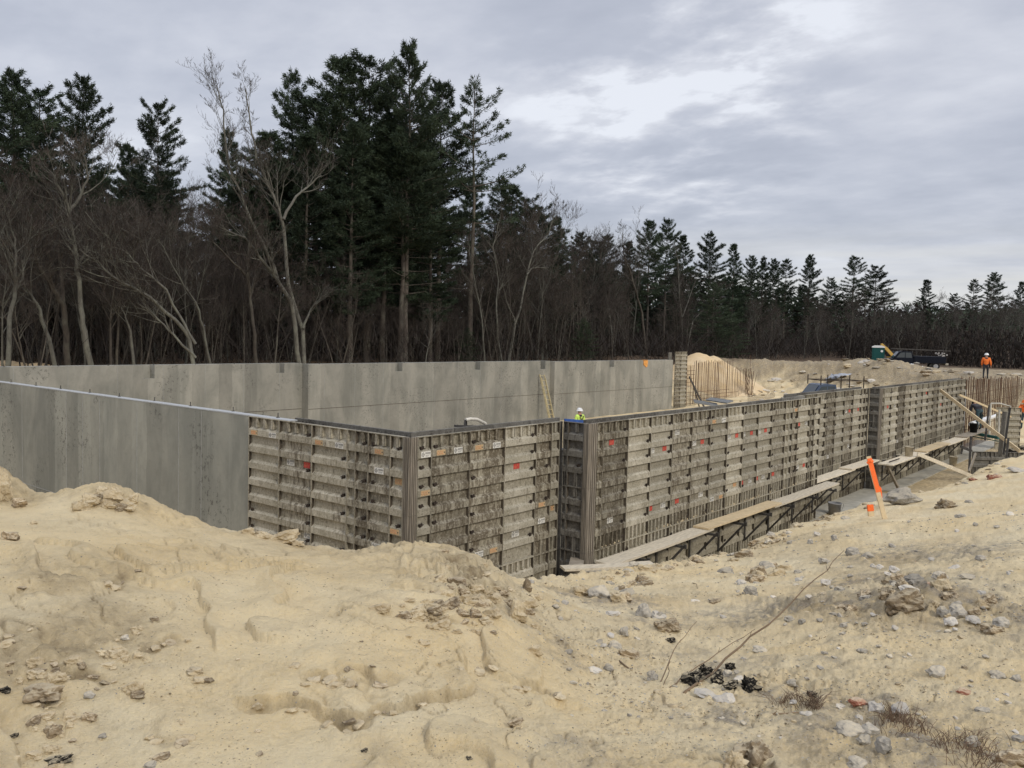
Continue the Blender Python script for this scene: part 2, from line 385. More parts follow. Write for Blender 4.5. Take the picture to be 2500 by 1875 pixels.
def mat_foliage(name, lo, hi, rnd=.3):
    a, t, b = newmat(name); v = worldco(t); n = noise(t, v, .8, 3, .6)
    c = mixc(t, mr(t, n, .35, .65), lo, hi)
    oi = t.nodes.new('ShaderNodeObjectInfo'); g = mr(t, oi.outputs['Random'], 0, 1, 1-rnd, 1+rnd)
    x = t.nodes.new('ShaderNodeVectorMath'); x.operation = 'SCALE'; t.links.new(c, x.inputs[0]); t.links.new(g, x.inputs['Scale'])
    t.links.new(x.outputs[0], b.inputs['Base Color']); b.inputs['Roughness'].default_value = .7; b.inputs['Specular IOR Level'].default_value = .2
    return a
M_NEEDLE = mat_foliage('pine_needles', (.023, .036, .022), (.048, .067, .038))
M_HEM = mat_foliage('hemlock_needles', (.030, .046, .026), (.060, .080, .046))
M_TWIG = mat_foliage('bare_twigs', (.036, .028, .024), (.068, .053, .045), .3)
M_BRUSH = mat_foliage('undergrowth_twigs', (.016, .013, .011), (.040, .031, .025), .2)
def mat_bark(name, lo, hi, lichen):
    a, t, b = newmat(name); v = worldco(t); n = noise(t, mapping(t, v, (1, 1, .3)), 7, 5, .7); n2 = noise(t, v, 1.6, 4, .6)
    c = mixc(t, mr(t, n, .3, .7), lo, hi); c = mixc(t, mr(t, n2, .48, .66, 0, .6), c, lichen)
    oi = t.nodes.new('ShaderNodeObjectInfo'); g = mr(t, oi.outputs['Random'], 0, 1, .8, 1.2)
    x = t.nodes.new('ShaderNodeVectorMath'); x.operation = 'SCALE'; t.links.new(c, x.inputs[0]); t.links.new(g, x.inputs['Scale'])
    t.links.new(x.outputs[0], b.inputs['Base Color']); b.inputs['Roughness'].default_value = .9; bump(t, b, n, .5, .03); return a
M_BARK = mat_bark('pine_bark', (.055, .045, .038), (.12, .10, .082), (.14, .14, .11))
M_BARKP = mat_bark('pale_bark', (.062, .058, .049), (.150, .143, .122), (.185, .188, .150))
M_BARKD = mat_bark('brown_bark', (.04, .034, .029), (.09, .076, .062), (.12, .115, .09))
# ------------------------------------------------------------------ terrain height
ctrl = [(-9.27, -9.39, -.02), (-12, -12, .0), (-14, -6, .35), (-6, -14, -.1), (-20, -20, .1), (-30, 0, .2), (-9, 10, .2), (-6, 30, -.8), (-20, 40, -.9), (-60, 20, 0), (0, -40, -.8), (40, -40, -1.2), (80, -40, -1)]
def cp(px, py, z): p = onz(px, py, z); ctrl.append((p[0], p[1], z))
def cd_(px, py, D): p = atd(px, py, D); ctrl.append(tuple(p)); return p
for px, py, z in [(0, 1875, .12), (600, 1875, .10), (1250, 1875, .04), (1900, 1875, .0), (2500, 1875, -.03), (0, 1560, .30), (300, 1500, .24), (800, 1500, .13), (1250, 1550, -.03),
                  ]: cp(px, py, z)
crestL = []
for px, py, D in [(-500, 1120, 7.4), (-200, 1150, 6.9), (0, 1168, 6.6), (60, 1212, 6.5), (250, 1205, 6.5), (450, 1272, 6.5), (570, 1300, 6.5), (660, 1310, 6.5), (770, 1338, 6.5), (870, 1342, 6.5), (1000, 1340, 6.5), (1130, 1372, 6.6), (1190, 1398, 6.8)]:
    crestL.append(cd_(px, py, D))
crestR = []
CR = [(1262, 1406, -4.3), (1330, 1410, -4.1), (1454, 1400, -3.8), (1556, 1382, -3.7), (1675, 1368, -3.6), (1747, 1362, -3.5), (1819, 1348, -3.5), (1850, 1320, -3.6), (1892, 1300, -3.7), (1935, 1286, -3.8), (2000, 1272, -3.9), (2045, 1255, -4), (2113, 1230, -4), (2229, 1204, -4.1), (2294, 1194, -4.2), (2340, 1176, -4.4), (2384, 1157, -4.6), (2411, 1138, -4.7), (2446, 1121, -4.9), (2492, 1116, -5.2)]
for px, py, Y in CR:
    p = onY(px, py, Y); ctrl.append(tuple(p)); crestR.append(p)
for px in (1400, 1600, 1800, 2000, 2200, 2400, 2520):      # the bank falls away evenly from the camera to its crest
    cy_ = float(np.interp(px, [c[0] for c in CR], [c[1] for c in CR])); Yc = float(np.interp(px, [c[0] for c in CR], [c[2] for c in CR]))
    p = onY(px, cy_, Yc); Dh = float(np.hypot(*(p-CAM)[:2])); kk = -p[2]/(Dh-3.1)
    for py in np.linspace(cy_+45, 1760, 4):
        d = ray(px, py); d = d/np.hypot(d[0], d[1]); t = (CAM[2]-kk*3.1)/(-d[2]-kk); q = CAM+d*t
        if 3 < t < Dh: ctrl.append((q[0], q[1], q[2]))
far_crest = [(40, -7, -1.9), (50, -8, -1.4), (55, -8, -1.05), (57, 1, -.95), (64, 8, -.95), (73, 15, -.95), (78, 22, -.95), (79, 30, -.95), (72, 36, -.95), (50, 27, -1), (20, 26, -1), (-2, 26, -.8)]
for c in far_crest: ctrl.append(c)
ctrl += [(110, 0, -1), (110, 30, -1), (160, 20, -.9), (90, -10, -1), (40, 36, -.9), (10, 40, -.7)]
ctrl = np.array(ctrl)
def _k(d2): return np.where(d2 > 1e-9, d2*np.log(np.maximum(d2, 1e-9))*.5, 0)
_n = len(ctrl); _sc = 10.; _c = ctrl[:, :2]/_sc
A = np.zeros((_n+3, _n+3)); dx = _c[:, None]-_c[None]; A[:_n, :_n] = _k((dx**2).sum(-1))+np.eye(_n)*1e-4
A[:_n, _n] = 1; A[:_n, _n+1:] = _c; A[_n, :_n] = 1; A[_n+1:, :_n] = _c.T
_w = np.linalg.solve(A, np.concatenate([ctrl[:, 2], [0, 0, 0]]))
def U(x, y):
    x = np.atleast_1d(np.asarray(x, float)); y = np.atleast_1d(np.asarray(y, float)); r = np.zeros(x.shape); xs = x/_sc; ys = y/_sc
    for i in range(_n): r += _w[i]*_k((xs-_c[i, 0])**2+(ys-_c[i, 1])**2)
    r += _w[_n]+_w[_n+1]*xs+_w[_n+2]*ys
    dist = np.hypot(x-20, y-10); far = sst(dist, 90, 150)
    grade = -1+.012*np.maximum(0, np.hypot(x-CAM[0], y-CAM[1])-110)
    grade = np.minimum(grade, 1.2)
    near = sst(dist, 60, 100)*(1-sst(np.hypot(x-CAM[0], y-CAM[1]), 12, 30)*0)
    r = r*(1-near)+(-1)*near
    return np.clip(r*(1-far)+grade*far, -3, 2)
POLY = np.array([tuple(p[:2]) for p in crestL]+[tuple(p[:2]) for p in crestR]+[c[:2] for c in far_crest]+[(-12, 26), (-13, 8)])
def sdf(x, y):
    d = np.full(x.shape, 1e9); ins = np.zeros(x.shape, bool); n = len(POLY)
    for i in range(n):
        a = POLY[i]; b = POLY[(i+1) % n]; e = b-a
        t = np.clip(((x-a[0])*e[0]+(y-a[1])*e[1])/(e@e), 0, 1)
        d = np.minimum(d, np.hypot(x-a[0]-t*e[0], y-a[1]-t*e[1]))
        cnd = ((a[1] > y) != (b[1] > y)) & (x < (b[0]-a[0])*(y-a[1])/(b[1]-a[1]+1e-12)+a[0])
        ins ^= cnd
    return np.where(ins, d, -d)
BUMPS = []   # (x, y, radius, height) added local mounds
def mound(px, py, D, rad, h): p = atd(px, py, D); BUMPS.append((p[0], p[1], rad, h))
mound(1175, 1400, 6.2, .55, .13); mound(1060, 1470, 5.6, .5, .05); mound(240, 1215, 6.4, .28, .10); mound(-10, 1150, 6.5, .22, .16)
mound(2000, 1500, 6.5, .5, .07); mound(2250, 1440, 6.8, .45, .12); mound(1500, 1420, 8.0, .5, .08)
mound(120, 1600, 4.6, .5, .07); mound(850, 1720, 3.9, .45, .05)
p_ = onz(2150, 905, -.8); BUMPS.append((p_[0]-2, p_[1], 3.0, .9)); BUMPS.append((p_[0]+6, p_[1]+3, 4, .5))
def H(x, y, want=False):
    sh = np.asarray(x).shape
    x = np.atleast_1d(np.asarray(x, float)); y = np.atleast_1d(np.asarray(y, float))
    dc = np.hypot(x-CAM[0], y-CAM[1])
    wx = x+fbm(x, y, .9, 3, .5, 5)*.35; wy = y+fbm(x, y, .9, 3, .5, 9)*.35
    u = U(x, y)
    sd_ = sdf(x, y)+fbm(x, y, .8, 4, .6, 31)*.35*sst(dc, 2, 9)
    detail = 1-sst(dc, 12, 60)*.5
    # soft rolling sand
    h = fbm(wx, wy, .55, 3, .5, 2)*.075
    h += fbm(wx, wy, 2.1, 4, .55, 3)*.028+fbm(x, y, 30., 2, .6, 160)*.0035*sst(7-dc, 0, 2)
    # direction across the view: left part smooth crust, right part rubbly
    ang = np.arctan2(y-CAM[1], x-CAM[0])-YAW
    crumb = sst(fbm(x, y, .9, 4, .6, 150), .05, .25); 
    right = sst(-ang, -.10, .16)
    rough = fbm(x, y, 6.0, 5, .62, 40)
    h += crumb*(np.abs(fbm(x, y, 11, 4, .66, 151))-.15)*.030*sst(11-dc, 0, 3)
    h += rough*(.012+.024*right)*detail+fbm(x, y, 17., 3, .6, 44)*(.003+.006*right)*sst(10-dc, 0, 3)
    # ledges of dried crust that break off with a small vertical lip
    ln = fbm(x*.8+y*.5, y*.8-x*.5, .8, 3, .5, 60)*2.2+fbm(x, y, 3, 2, .5, 66)*.10
    k = np.floor(ln*2.1); fr = ln*2.1-k
    lip = sst(fr, .0, .09)*(1-sst(fr, .1, .8))
    am = sst(fbm(x, y, .7, 2, .5, 71), -.06, .16)*sst(7.5-dc, 0, 2.5)*(1-.55*right)
    h += lip*.042*am
    crack = np.exp(-((fbm(x, y, 1.3, 4, .55, 63))/.012)**2)*sst(fbm(x, y, .9, 2, .5, 64), .0, .2)*sst(9-dc, 0, 3)
    h -= crack*.016
    crack2 = np.exp(-((fbm(x+3, y, .9, 4, .6, 65))/.010)**2)*sst(fbm(x, y, .7, 2, .5, 67), .02, .18)*sst(8-dc, 0, 3)
    h -= crack2*.014; crack = np.maximum(crack, crack2)
    # clod fields
    cl = np.zeros(x.shape)
    for (px, py, D, rad, amt) in CLODS:
        q = atd(px, py, D); cl = np.maximum(cl, amt*np.exp(-((x-q[0])**2+(y-q[1])**2)/rad**2))
    f1, f2, idv = worley(wx, wy, 5.5, 3); g1, g2, idg = worley(wx, wy, 13, 8)
    cm = np.clip(cl+right*.30*sst(fbm(x, y, .8, 3, .5, 81), -.02, .25), 0, 1)*sst(14-dc, 0, 4)
    h += cm*((sst(f2-f1, .0, .45)*(.25+idv)-.3)*.055+(sst(g2-g1, 0, .4)*(.2+idg)-.25)*.022)
    h += (sst(g2-g1, 0, .5)*idg)*.010*right*sst(12-dc, 0, 5)
    # pock marks and little holes
    q1, q2, idq = worley(x, y, 1.7, 12)
    h -= (idq > .72)*np.exp(-(q1/.085)**2)*.035
    edge = np.exp(-(sd_/.5)**2)*sst(16-dc, 0, 4)
    h += edge*(fbm(x, y, 3.2, 4, .6, 22)*.06+(sst(g2-g1, 0, .45)*idg-.3)*.03*right)
    # far spoil along the crest of the far bank
    fb = np.exp(-((sd_+2.0)/2.2)**2)*sst(x, 45, 62)
    h += fb*(.42+.60*np.abs(fbm(x, y, .45, 4, .62, 51)))+sst(dc, 35, 60)*sst(sd_, -6, 2)*fbm(x, y, .6, 5, .65, 55)*.42
    lf = np.zeros(x.shape)
    if LEDGES:
        near = np.nonzero(dc < 8.5)[0]
        if len(near):
            xn, yn = x[near], y[near]; jx = fbm(xn, yn, 3.5, 3, .55, 120)*.12; rn_ = np.hypot(xn-CAM[0], yn-CAM[1]); an = np.arctan2(yn-CAM[1], xn-CAM[0])
            for la, lr, amp in LEDGES:      # crust edges: soil behind the line stands higher than in front of it
                rr_l = np.interp(an, la, lr)+jx; e_ = sst(an, la[0], la[0]+.02)*(1-sst(an, la[-1]-.02, la[-1])); dd_ = rn_-rr_l
                amp_ = amp*.40*(.55+.9*np.clip(fbm(xn, yn, 5, 3, .6, 131)+.5, 0, 1)); h[near] += amp_*e_*np.where(dd_ > 0, np.exp(-np.maximum(dd_, 0)/.30)*sst(dd_, 0, .028), 0)
                h[near] -= amp_*.8*e_*np.exp(-((dd_+.022)/.022)**2)
                lf[near] = np.maximum(lf[near], e_*np.exp(-((dd_+.005)/.028)**2))
    for bx, by, br, bh in BUMPS:
        h += bh*np.exp(-((x-bx)**2+(y-by)**2)/br**2)
    z = u+h
    # excavation
    slope = 1.45*(1-sst(x, 38, 58))+.33*sst(x, 38, 58)
    flo = -3.70+fbm(x, y, .5, 3, .5, 77)*.05+sst(x, 50, 66)*.5
    cut = np.maximum(sd_, 0)
    d = cut*slope*sst(cut, 0, .5)+fbm(x, y, 2.5, 4, .6, 88)*.10*sst(cut, 0, .6)*(1-sst(dc, 30, 50)*0)
    zin = np.maximum(z-d, flo)
    z = np.where(sd_ > 0, zin, z)
    z = np.where((sd_ > 0) & (zin <= flo+.001), flo, z)
    if not want: return z.reshape(sh) if sh else float(z[0])
    f3 = sst(fbm(x, y, 1.3, 4, .6, 90), .02, .30)
    bank = sst(sd_, .05, .4)*(1-sst(sd_, 2, 4))
    damp = np.clip(cl*.38*sst(fbm(x, y, 2.2, 4, .65, 180), -.25, .2)*sst(14-dc, 0, 4)+cm*.5*(1-sst(idv, .5, .9)*.5)+am*lip*.1+bank*.25+(1-sst(fr, 0, .05))*am*.5+sst(fbm(x, y, .33, 4, .55, 93), .10, .34)*.30*sst(dc, 2, 6)+edge*.25*f3+crack*.4+lf*.6+(sd_ > 1.2)*(z < -3.3)*(dc < 50)*.75+crumb*.12*(1-sst(dc, 9, 12)), 0, 1)
    ring = np.clip(np.exp(-(np.maximum(sd_+fbm(x, y, .35, 4, .6, 140)*7, 0)/4.5)**2), 0, 1)*sst(x, 48, 60)
    lit_ = sst(y, 28, 33)
    damp = np.clip(damp+ring*.95+sst(dc, 40, 55)*np.clip(fbm(x, y, .45, 5, .7, 170)*2.6, 0, 1)*.85*(1-lit_), 0, 1)
    gg = np.zeros(x.shape)
    for (px, py, D, rad) in GRITS:
        q = atd(px, py, D); gg = np.maximum(gg, np.exp(-((x-q[0])**2+(y-q[1])**2)/rad**2))
    grit = np.clip(gg*1.1+right*sst(9.5-dc, 0, 3)*f3*.75+ring*(.55+.4*f3)+sst(dc, 60, 75)*.5*(sd_ < 0)*(1-sst(y, 25, 30)), 0, 1)
    lit = np.clip(sst(y+fbm(x, y, .1, 3, .5, 99)*5, 28, 33)+sst(x+(y-10)*.2, 98, 108)+sst(-sd_, 6, 14)*sst(x, 55, 70)*.55*f3, 0, 1)
    return z, damp, grit, lit
LEDGES = []
GRITS = [(2190, 1440, 6.8, .7), (1480, 1430, 7.8, .5), (1620, 1480, 7.0, .4), (1860, 1440, 7.4, .5), (2080, 1370, 8.4, .5), (2130, 1700, 3.9, .45), (2330, 1760, 3.6, .45), (1800, 1680, 4.1, .3), (2400, 1500, 6.2, .5), (2200, 1260, 10.5, .8), (2400, 1290, 9.5, .7)]
CLODS = [(1100, 1450, 5.9, .55, .95), (1180, 1500, 5.6, .5, .8), (1000, 1490, 5.5, .35, .7), (300, 1215, 6.4, .28, .7), (40, 1200, 6.4, .3, .8), (120, 1640, 4.3, .30, .7), (260, 1690, 4.0, .3, .6), (100, 1800, 3.6, .3, .7),
         (2000, 1420, 7.3, .5, .55), (2200, 1470, 6.6, .6, .9), (2350, 1500, 6.3, .5, .7), (2180, 1360, 8.0, .6, .7), (2250, 1250, 10, .8, .7), (1500, 1410, 8.2, .6, .6), (1850, 1850, 3.3, .3, .5), (2420, 1490, 6.3, .5, .8), (1400, 1520, 6.2, .4, .4)]
def _ledges():
    a2 = lambda L_: [(800+x/2.458, 1300+y/2.458) for x, y in L_]
    al = lambda L_: [(x/2.288, 1150+y/2.288) for x, y in L_]
    src = [(a2([(0, 1130), (120, 1135), (230, 1120), (300, 1075), (420, 1060), (500, 1030), (600, 1000), (700, 1015), (800, 990), (880, 950), (920, 920)]), .07), (a2([(0, 850), (60, 870), (180, 860), (290, 895), (340, 880), (420, 875), (500, 840)]), .05),
           (a2([(0, 905), (60, 935), (200, 945)]), .04), (a2([(870, 840), (960, 830), (1060, 845)]), .03), (al([(1270, 1290), (1340, 1305), (1450, 1285), (1600, 1290), (1720, 1330), (1800, 1400), (1950, 1380), (2059, 1385)]), .07),
           (al([(1080, 1080), (1120, 1120), (1190, 1140)]), .05), (al([(1640, 1090), (1680, 1130), (1780, 1135), (1870, 1170), (1900, 1150)]), .06), (al([(-40, 930), (60, 910), (130, 890), (170, 885)]), .04), (al([(130, 1250), (200, 1285), (280, 1300), (340, 1290), (380, 1250)]), .08),
           (al([(300, 1070), (400, 1120), (480, 1130), (560, 1150), (650, 1120)]), .05), (al([(740, 980), (800, 1000), (870, 985), (940, 960), (1060, 930)]), .04),  (al([(820, 1480), (900, 1500), (1000, 1500), (1060, 1470)]), .04),
           (a2([(780, 275), (850, 258), (950, 265), (1040, 225)]), .05), (a2([(480, 520), (520, 490), (600, 495), (700, 540), (840, 560)]), .06), (a2([(980, 410), (1010, 380), (1060, 360), (1150, 330)]), .06), 
           (a2([(1100, 940), (1200, 930), (1300, 960), (1400, 1010)]), .04), (a2([(1950, 960), (2050, 1040), (2150, 1050)]), .04), (al([(560, 620), (620, 630), (700, 600), (830, 560)]), .03),]
    out = []
    for pts, amp in src:
        w_ = []
        for px, py in pts: P = hit(px, py); w_.append((math.atan2(P[1]-CAM[1], P[0]-CAM[0]), math.hypot(P[0]-CAM[0], P[1]-CAM[1])))
        w_.sort(); out.append((np.array([a for a, _ in w_]), np.array([r for _, r in w_]), amp))
    LEDGES.extend(out)
def build_ground():
    base = math.atan2(FW[1], FW[0]); half = R_(36)
    th = np.concatenate([np.linspace(-math.pi, -half, 70, endpoint=False), np.linspace(-half, half, 980, endpoint=False), np.linspace(half, math.pi, 70, endpoint=False)])+base
    rr = [0.5, 1.0, 1.6, 2.0, 2.3]; r = 2.3
    while r < 12: r += max(.010, .0032*r*r*.32+.004) if r < 9 else .07; rr.append(r)
    while r < 140: r *= 1.0085; rr.append(r)
    while r < 3000: r *= 1.16; rr.append(r)
    rr = np.array(rr); nr, nth = len(rr), len(th)
    Rg, Tg = np.meshgrid(rr, th, indexing='ij')
    X = (CAM[0]+Rg*np.cos(Tg)).ravel(); Y = (CAM[1]+Rg*np.sin(Tg)).ravel()
    Z, da, gr, li = H(X, Y, True)
    # crust lips lean out over the hollow in front of them
    DC = np.hypot(X-CAM[0], Y-CAM[1]); near = np.nonzero(DC < 8.5)[0]; xn, yn = X[near], Y[near]; rn_ = DC[near]; an = np.arctan2(yn-CAM[1], xn-CAM[0]); jx = fbm(xn, yn, 3.5, 3, .55, 120)*.12; sh = np.zeros(len(near))
    for la, lr, amp in LEDGES:
        e_ = sst(an, la[0], la[0]+.02)*(1-sst(an, la[-1]-.02, la[-1])); dd_ = rn_-np.interp(an, la, lr)-jx
        sh += amp*.22*e_*sst(dd_, .008, .034)*np.exp(-np.maximum(dd_-.03, 0)/.10)
    X[near] -= np.cos(an)*sh; Y[near] -= np.sin(an)*sh
    V = np.stack([X, Y, Z], 1)
    V = np.vstack([V, [[CAM[0], CAM[1], float(H(CAM[0], CAM[1]))]]])
    i = np.arange(nr-1)[:, None]*nth; j = np.arange(nth)[None]; j2 = (j+1) % nth
    T = np.stack([i+j, i+nth+j, i+nth+j2, i+j2], -1).reshape(-1, 4)
    c = len(V)-1
    me = np_mesh('ground', V, T, M_GROUND)
    me2 = None
    for nm, arr in (('damp', da), ('grit', gr), ('litter', li)):
        at = me.attributes.new(nm, 'FLOAT', 'POINT'); at.data.foreach_set('value', np.append(arr, 0).astype(np.float32))
    o = link('ground', me); tag(o, kind='structure'); print('ground', nr, nth, len(T)*2); return o
def hit(px, py, z0=.5):
    d = ray(px, py); t = np.concatenate([np.arange(2, 14, .1), np.arange(14, 140, .8)])
    P = CAM[None]+t[:, None]*d[None]; h = H(P[:, 0], P[:, 1]); k = np.argmax(P[:, 2] < h); t = np.linspace(t[max(k-1, 0)], t[k], 24)
    P = CAM[None]+t[:, None]*d[None]; h = H(P[:, 0], P[:, 1]); k = np.argmax(P[:, 2] < h)
    return P[k].copy() if P[k, 2] < h[k] else P[-1]
_ledges()
build_ground()
# ------------------------------------------------------------------ formwork panels
RAIL = .065
_pc = {}
def panel_mesh(wd, ht, fins_top=3, fins_bot=0, mat=None, ribs=True):
    key = (round(wd, 3), round(ht, 3), fins_top, fins_bot, mat.name, ribs)
    if key in _pc: return _pc[key]
    b = MB(); g = .003; x0, x1 = g, wd-g
    b.box(x0+.001, x1-.001, RAIL-.006, RAIL, -ht+.001, -.001)                      # skin
    for xa, xb in ((x0, x0+.009), (x1-.009, x1)): b.box(xa, xb, 0, RAIL-.007, -ht, 0)      # side rails
    if wd > .25:
        for xa, xb in ((x0+.0091, x0+.0102), (x1-.0102, x1-.0091)): b.box(xa, xb, .006, RAIL-.0075, -ht+.0125, -.0125, 1)  # inner rail faces: recess shade painted in along with grime, as dark strips
    b.box(x0+.010, x1-.010, 0, RAIL-.007, -.012, 0); b.box(x0+.010, x1-.010, 0, RAIL-.007, -ht, -ht+.012)
    nrib = int(round(ht/.3048))-1
    ia, ib = x0+.0104, x1-.0104
    if ribs:
        for k in range(1, nrib+1):
            zc = -k*.3048; f0, f1 = zc-.037, zc+.070
            b.prism([(RAIL-.007, f0), (.004, f0), (.004, f1), (RAIL-.007, f1+.045)], 'x', ia, ib)
    def fins(za, zb, n):
        for k in range(n):
            xc = wd*(k+1)/(n+1)
            ww = min(.024, wd*.08)
            b.box(xc-ww, xc+ww, .012, RAIL-.007, za, zb)
            b.box(xc+ww+.014, xc+ww+.019, .006, RAIL-.007, za, zb)
    if fins_top: fins(-.3048+.118, -.0125, fins_top)
    if fins_bot: fins(-ht+.0125, -nrib*.3048-.038, fins_bot)
    me = b.mesh('form_panel', [mat, M_GRIME_SHADE]); _pc[key] = me; return me
def wedge_mesh():
    b = MB(); b.box(-.09, .035, -.012, .006, -.008, .008); b.box(-.02, .03, -.020, .022, -.03, .03); b.box(-.045, -.02, -.026, .0, -.045, .012)
    b.tube([(.0, -.03, 0), (.0, .03, 0)], .014, 6); return b.mesh('wedge_bolt', M_RUST)
WEDGE = wedge_mesh()
def sticker_mesh(kind):
    b = MB(); w_, h_ = .21, .115
    if kind == 'tan': w_, h_ = .20, .10
    if kind == 'red': w_, h_ = .17, .10
    base = 0
    b.box(-w_/2, w_/2, -.002, .0, -h_/2, h_/2, 0)
    def strip(xa, xb, za, zb, m): b.box(xa, xb, -.0035, -.0021, za, zb, m)
    if kind == 'white':   # diamond mark and two lines of print
        cx_, s_, t_ = -.062, .042, .006
        P = [(cx_, s_), (cx_+s_*.75, 0), (cx_, -s_), (cx_-s_*.75, 0)]
        for i in range(4):
            a, c = P[i], P[(i+1) % 4]; b.beam((a[0], -.003, a[1]), (c[0], -.003, c[1]), .0022, t_, 1, up=(0, 1, 0), roll=math.pi/2)
        P2 = [(cx_, s_*.4), (cx_+s_*.3, 0), (cx_, -s_*.4), (cx_-s_*.3, 0)]
        for i in range(4):
            a, c = P2[i], P2[(i+1) % 4]; b.beam((a[0], -.003, a[1]), (c[0], -.003, c[1]), .0022, .004, 1, up=(0, 1, 0), roll=math.pi/2)
        rr = random.Random(4)
        for row, z in enumerate((.030, .012)):
            x = -.015
            while x < .095:
                wl = rr.uniform(.006, .013); strip(x, x+wl, z-.005, z+.005, 1); x += wl+.004
        for row, z in enumerate((-.016, -.034)):
            strip(-.01, .085-.02*row, z-.0022, z+.0022, 1)
        mats = [M_STW, M_STK]
    elif kind == 'red':
        rr = random.Random(9)
        for k in range(9): x = rr.uniform(-.07, .06); z = rr.uniform(-.035, .03); strip(x, x+rr.uniform(.01, .03), z, z+rr.uniform(.004, .012), 1)
        mats = [M_STR, M_STO]
    else:
        rr = random.Random(7); x = -.085
        for k in range(3):   # looping hand marks and a dark square
            pts = [(x+.022+math.cos(a)*.017, -.004, math.sin(a)*.030) for a in np.linspace(.6, 5.6+k*.2, 9)]; b.tube(pts, .0026, 4, 1); x += .047
        strip(.066, .086, -.015, .01, 2); mats = [M_STT, M_STO, M_STK]
    return b.mesh('sticker', mats)
STK = {k: sticker_mesh(k) for k in ('white', 'red', 'tan')}
SECT = {}
prng = random.Random(11)
def section(name, label, org, ang, edges, tops=(0,), hts=(8,), fins=(3, 0), mat=M_FORM, boltp=1.):
    """edges in feet along local x from org; tops in feet (z of tops) with heights; outward = local -y"""
    root = empty(name, org, ang, label, 'formwork'); root['_ang'] = ang
    pans = []
    for zi, (zt, h) in enumerate(zip(tops, hts)):
        for i in range(len(edges)-1):
            a, b_ = edges[i], edges[i+1]; wd = (b_-a)*FT
            narrow = wd < .8
            ft_ = (1 if wd > .25 else 0) if narrow else (fins[0] if zi == 0 else 5)
            if narrow and zi == 0 and wd > .5: ft_ = 2
            me = panel_mesh(wd, h*FT, ft_, (fins[1] if wd > .8 and zi == 0 else (5 if wd > .8 else 1)), mat)
            p = link('form_panel', me, root, (a*FT, 0, zt*FT)); pans.append((a*FT, b_*FT, zt*FT, (zt-h)*FT, p))
            if wd < .28: continue
            side = prng.choice((0, 1))
            for k in range(int(h)):
                if prng.random() > (.35 if k % 2 else .75)*boltp: continue
                xx = .10 if side else wd-.10
                q = link('wedge_bolt', WEDGE, p, (xx, .024, -(k+.62)*FT), (0, prng.uniform(-.15, .15)+(0 if not side else math.pi), 0), .78)
    SECT[name] = (root, pans, ang, org); return root, pans
def add_sticker(sec, px, py, kind, sc=1.):
    root, pans, ang, org = sec
    if abs(ang) < .01: P = onY(px, py, org[1]); lx = P[0]-org[0]
    else: P = onX(px, py, org[0]); lx = (org[1]-P[1])
    for a, b_, zt, zb, p in pans:
        if a <= lx <= b_ and zb <= P[2] <= zt:
            z = P[2]-zt; k = z/.3048; fr = k-round(k)
            front = round(k) <= -1 and -.16 < fr < .36 and round(k) > -round((zt-zb)/.3048)
            if front: z = round(k)*.3048+.016; y = .002
            else: y = RAIL-.008; z = math.floor(k)*.3048+.14 if k > -1 else math.floor(k)*.3048+.19
            hw = .11*sc
            x = min(max(lx-a, hw+.02), b_-a-hw-.02) if b_-a > .28 else (b_-a)/2; s_ = sc if b_-a > .28 else sc*.8
            o = link('sticker', STK[kind], p, (x, y, z)); o.scale = (s_, 1, .86 if front else 1)
            return o
# left wall: plane X=0, outward -X ; local x runs from far end to the corner, rotated -90deg (outward local -y -> -X)
FORM_GROUP = 'stretches of wall formwork round the pit'
Lend = 13.82
eL = [0, 3, 6, 9, 9.67, 10.67, 12.35, 13.32]
secL = section('wall_formwork', 'ribbed grey form panels on the short left face, joined to bare concrete wall', (0, Lend*FT, 0), -math.pi/2, eL, (0, -8), (8, 4), (3, 0))
secA = section('wall_formwork', 'ribbed form panels right of the nearest corner, up to the first pilaster', (0, 0, 0), 0, [.55, 1.566, 4.566, 7.566, 10.566, 12.07, 12.92], (0, -8), (8, 4), (3, 0))
XB = 13.22
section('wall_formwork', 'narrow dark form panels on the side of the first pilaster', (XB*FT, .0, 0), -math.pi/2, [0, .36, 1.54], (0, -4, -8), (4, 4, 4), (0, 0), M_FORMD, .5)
secB = section('wall_formwork', 'long middle stretch of ribbed form panels with red and white stickers above the planks', (0, -1.97*FT, 0), 0, [14.15, 14.8]+[14.818+3*k for k in range(11)]+[45.6, 46.5, 47.9, 50.9, 52.1, 53.7], (0, -8), (8, 4), (3, 5))
secC = section('wall_formwork', 'set-back stretch of ribbed form panels between the two pilasters', (0, 0, 0), 0, [53.0, 54.4]+[55.2+3*k for k in range(7)]+[74.6, 75.6], (0, -8), (8, 4), (5, 5))
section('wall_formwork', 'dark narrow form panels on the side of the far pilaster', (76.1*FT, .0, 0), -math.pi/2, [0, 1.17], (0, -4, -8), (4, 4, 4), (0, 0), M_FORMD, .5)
secD = section('wall_formwork', 'farthest stretch of ribbed form panels, ending at the bare rebar', (0, -.37, 0), 0, [77.2, 77.9]+[78.1+3*k for k in range(16)], (0, -8), (8, 4), (5, 5))
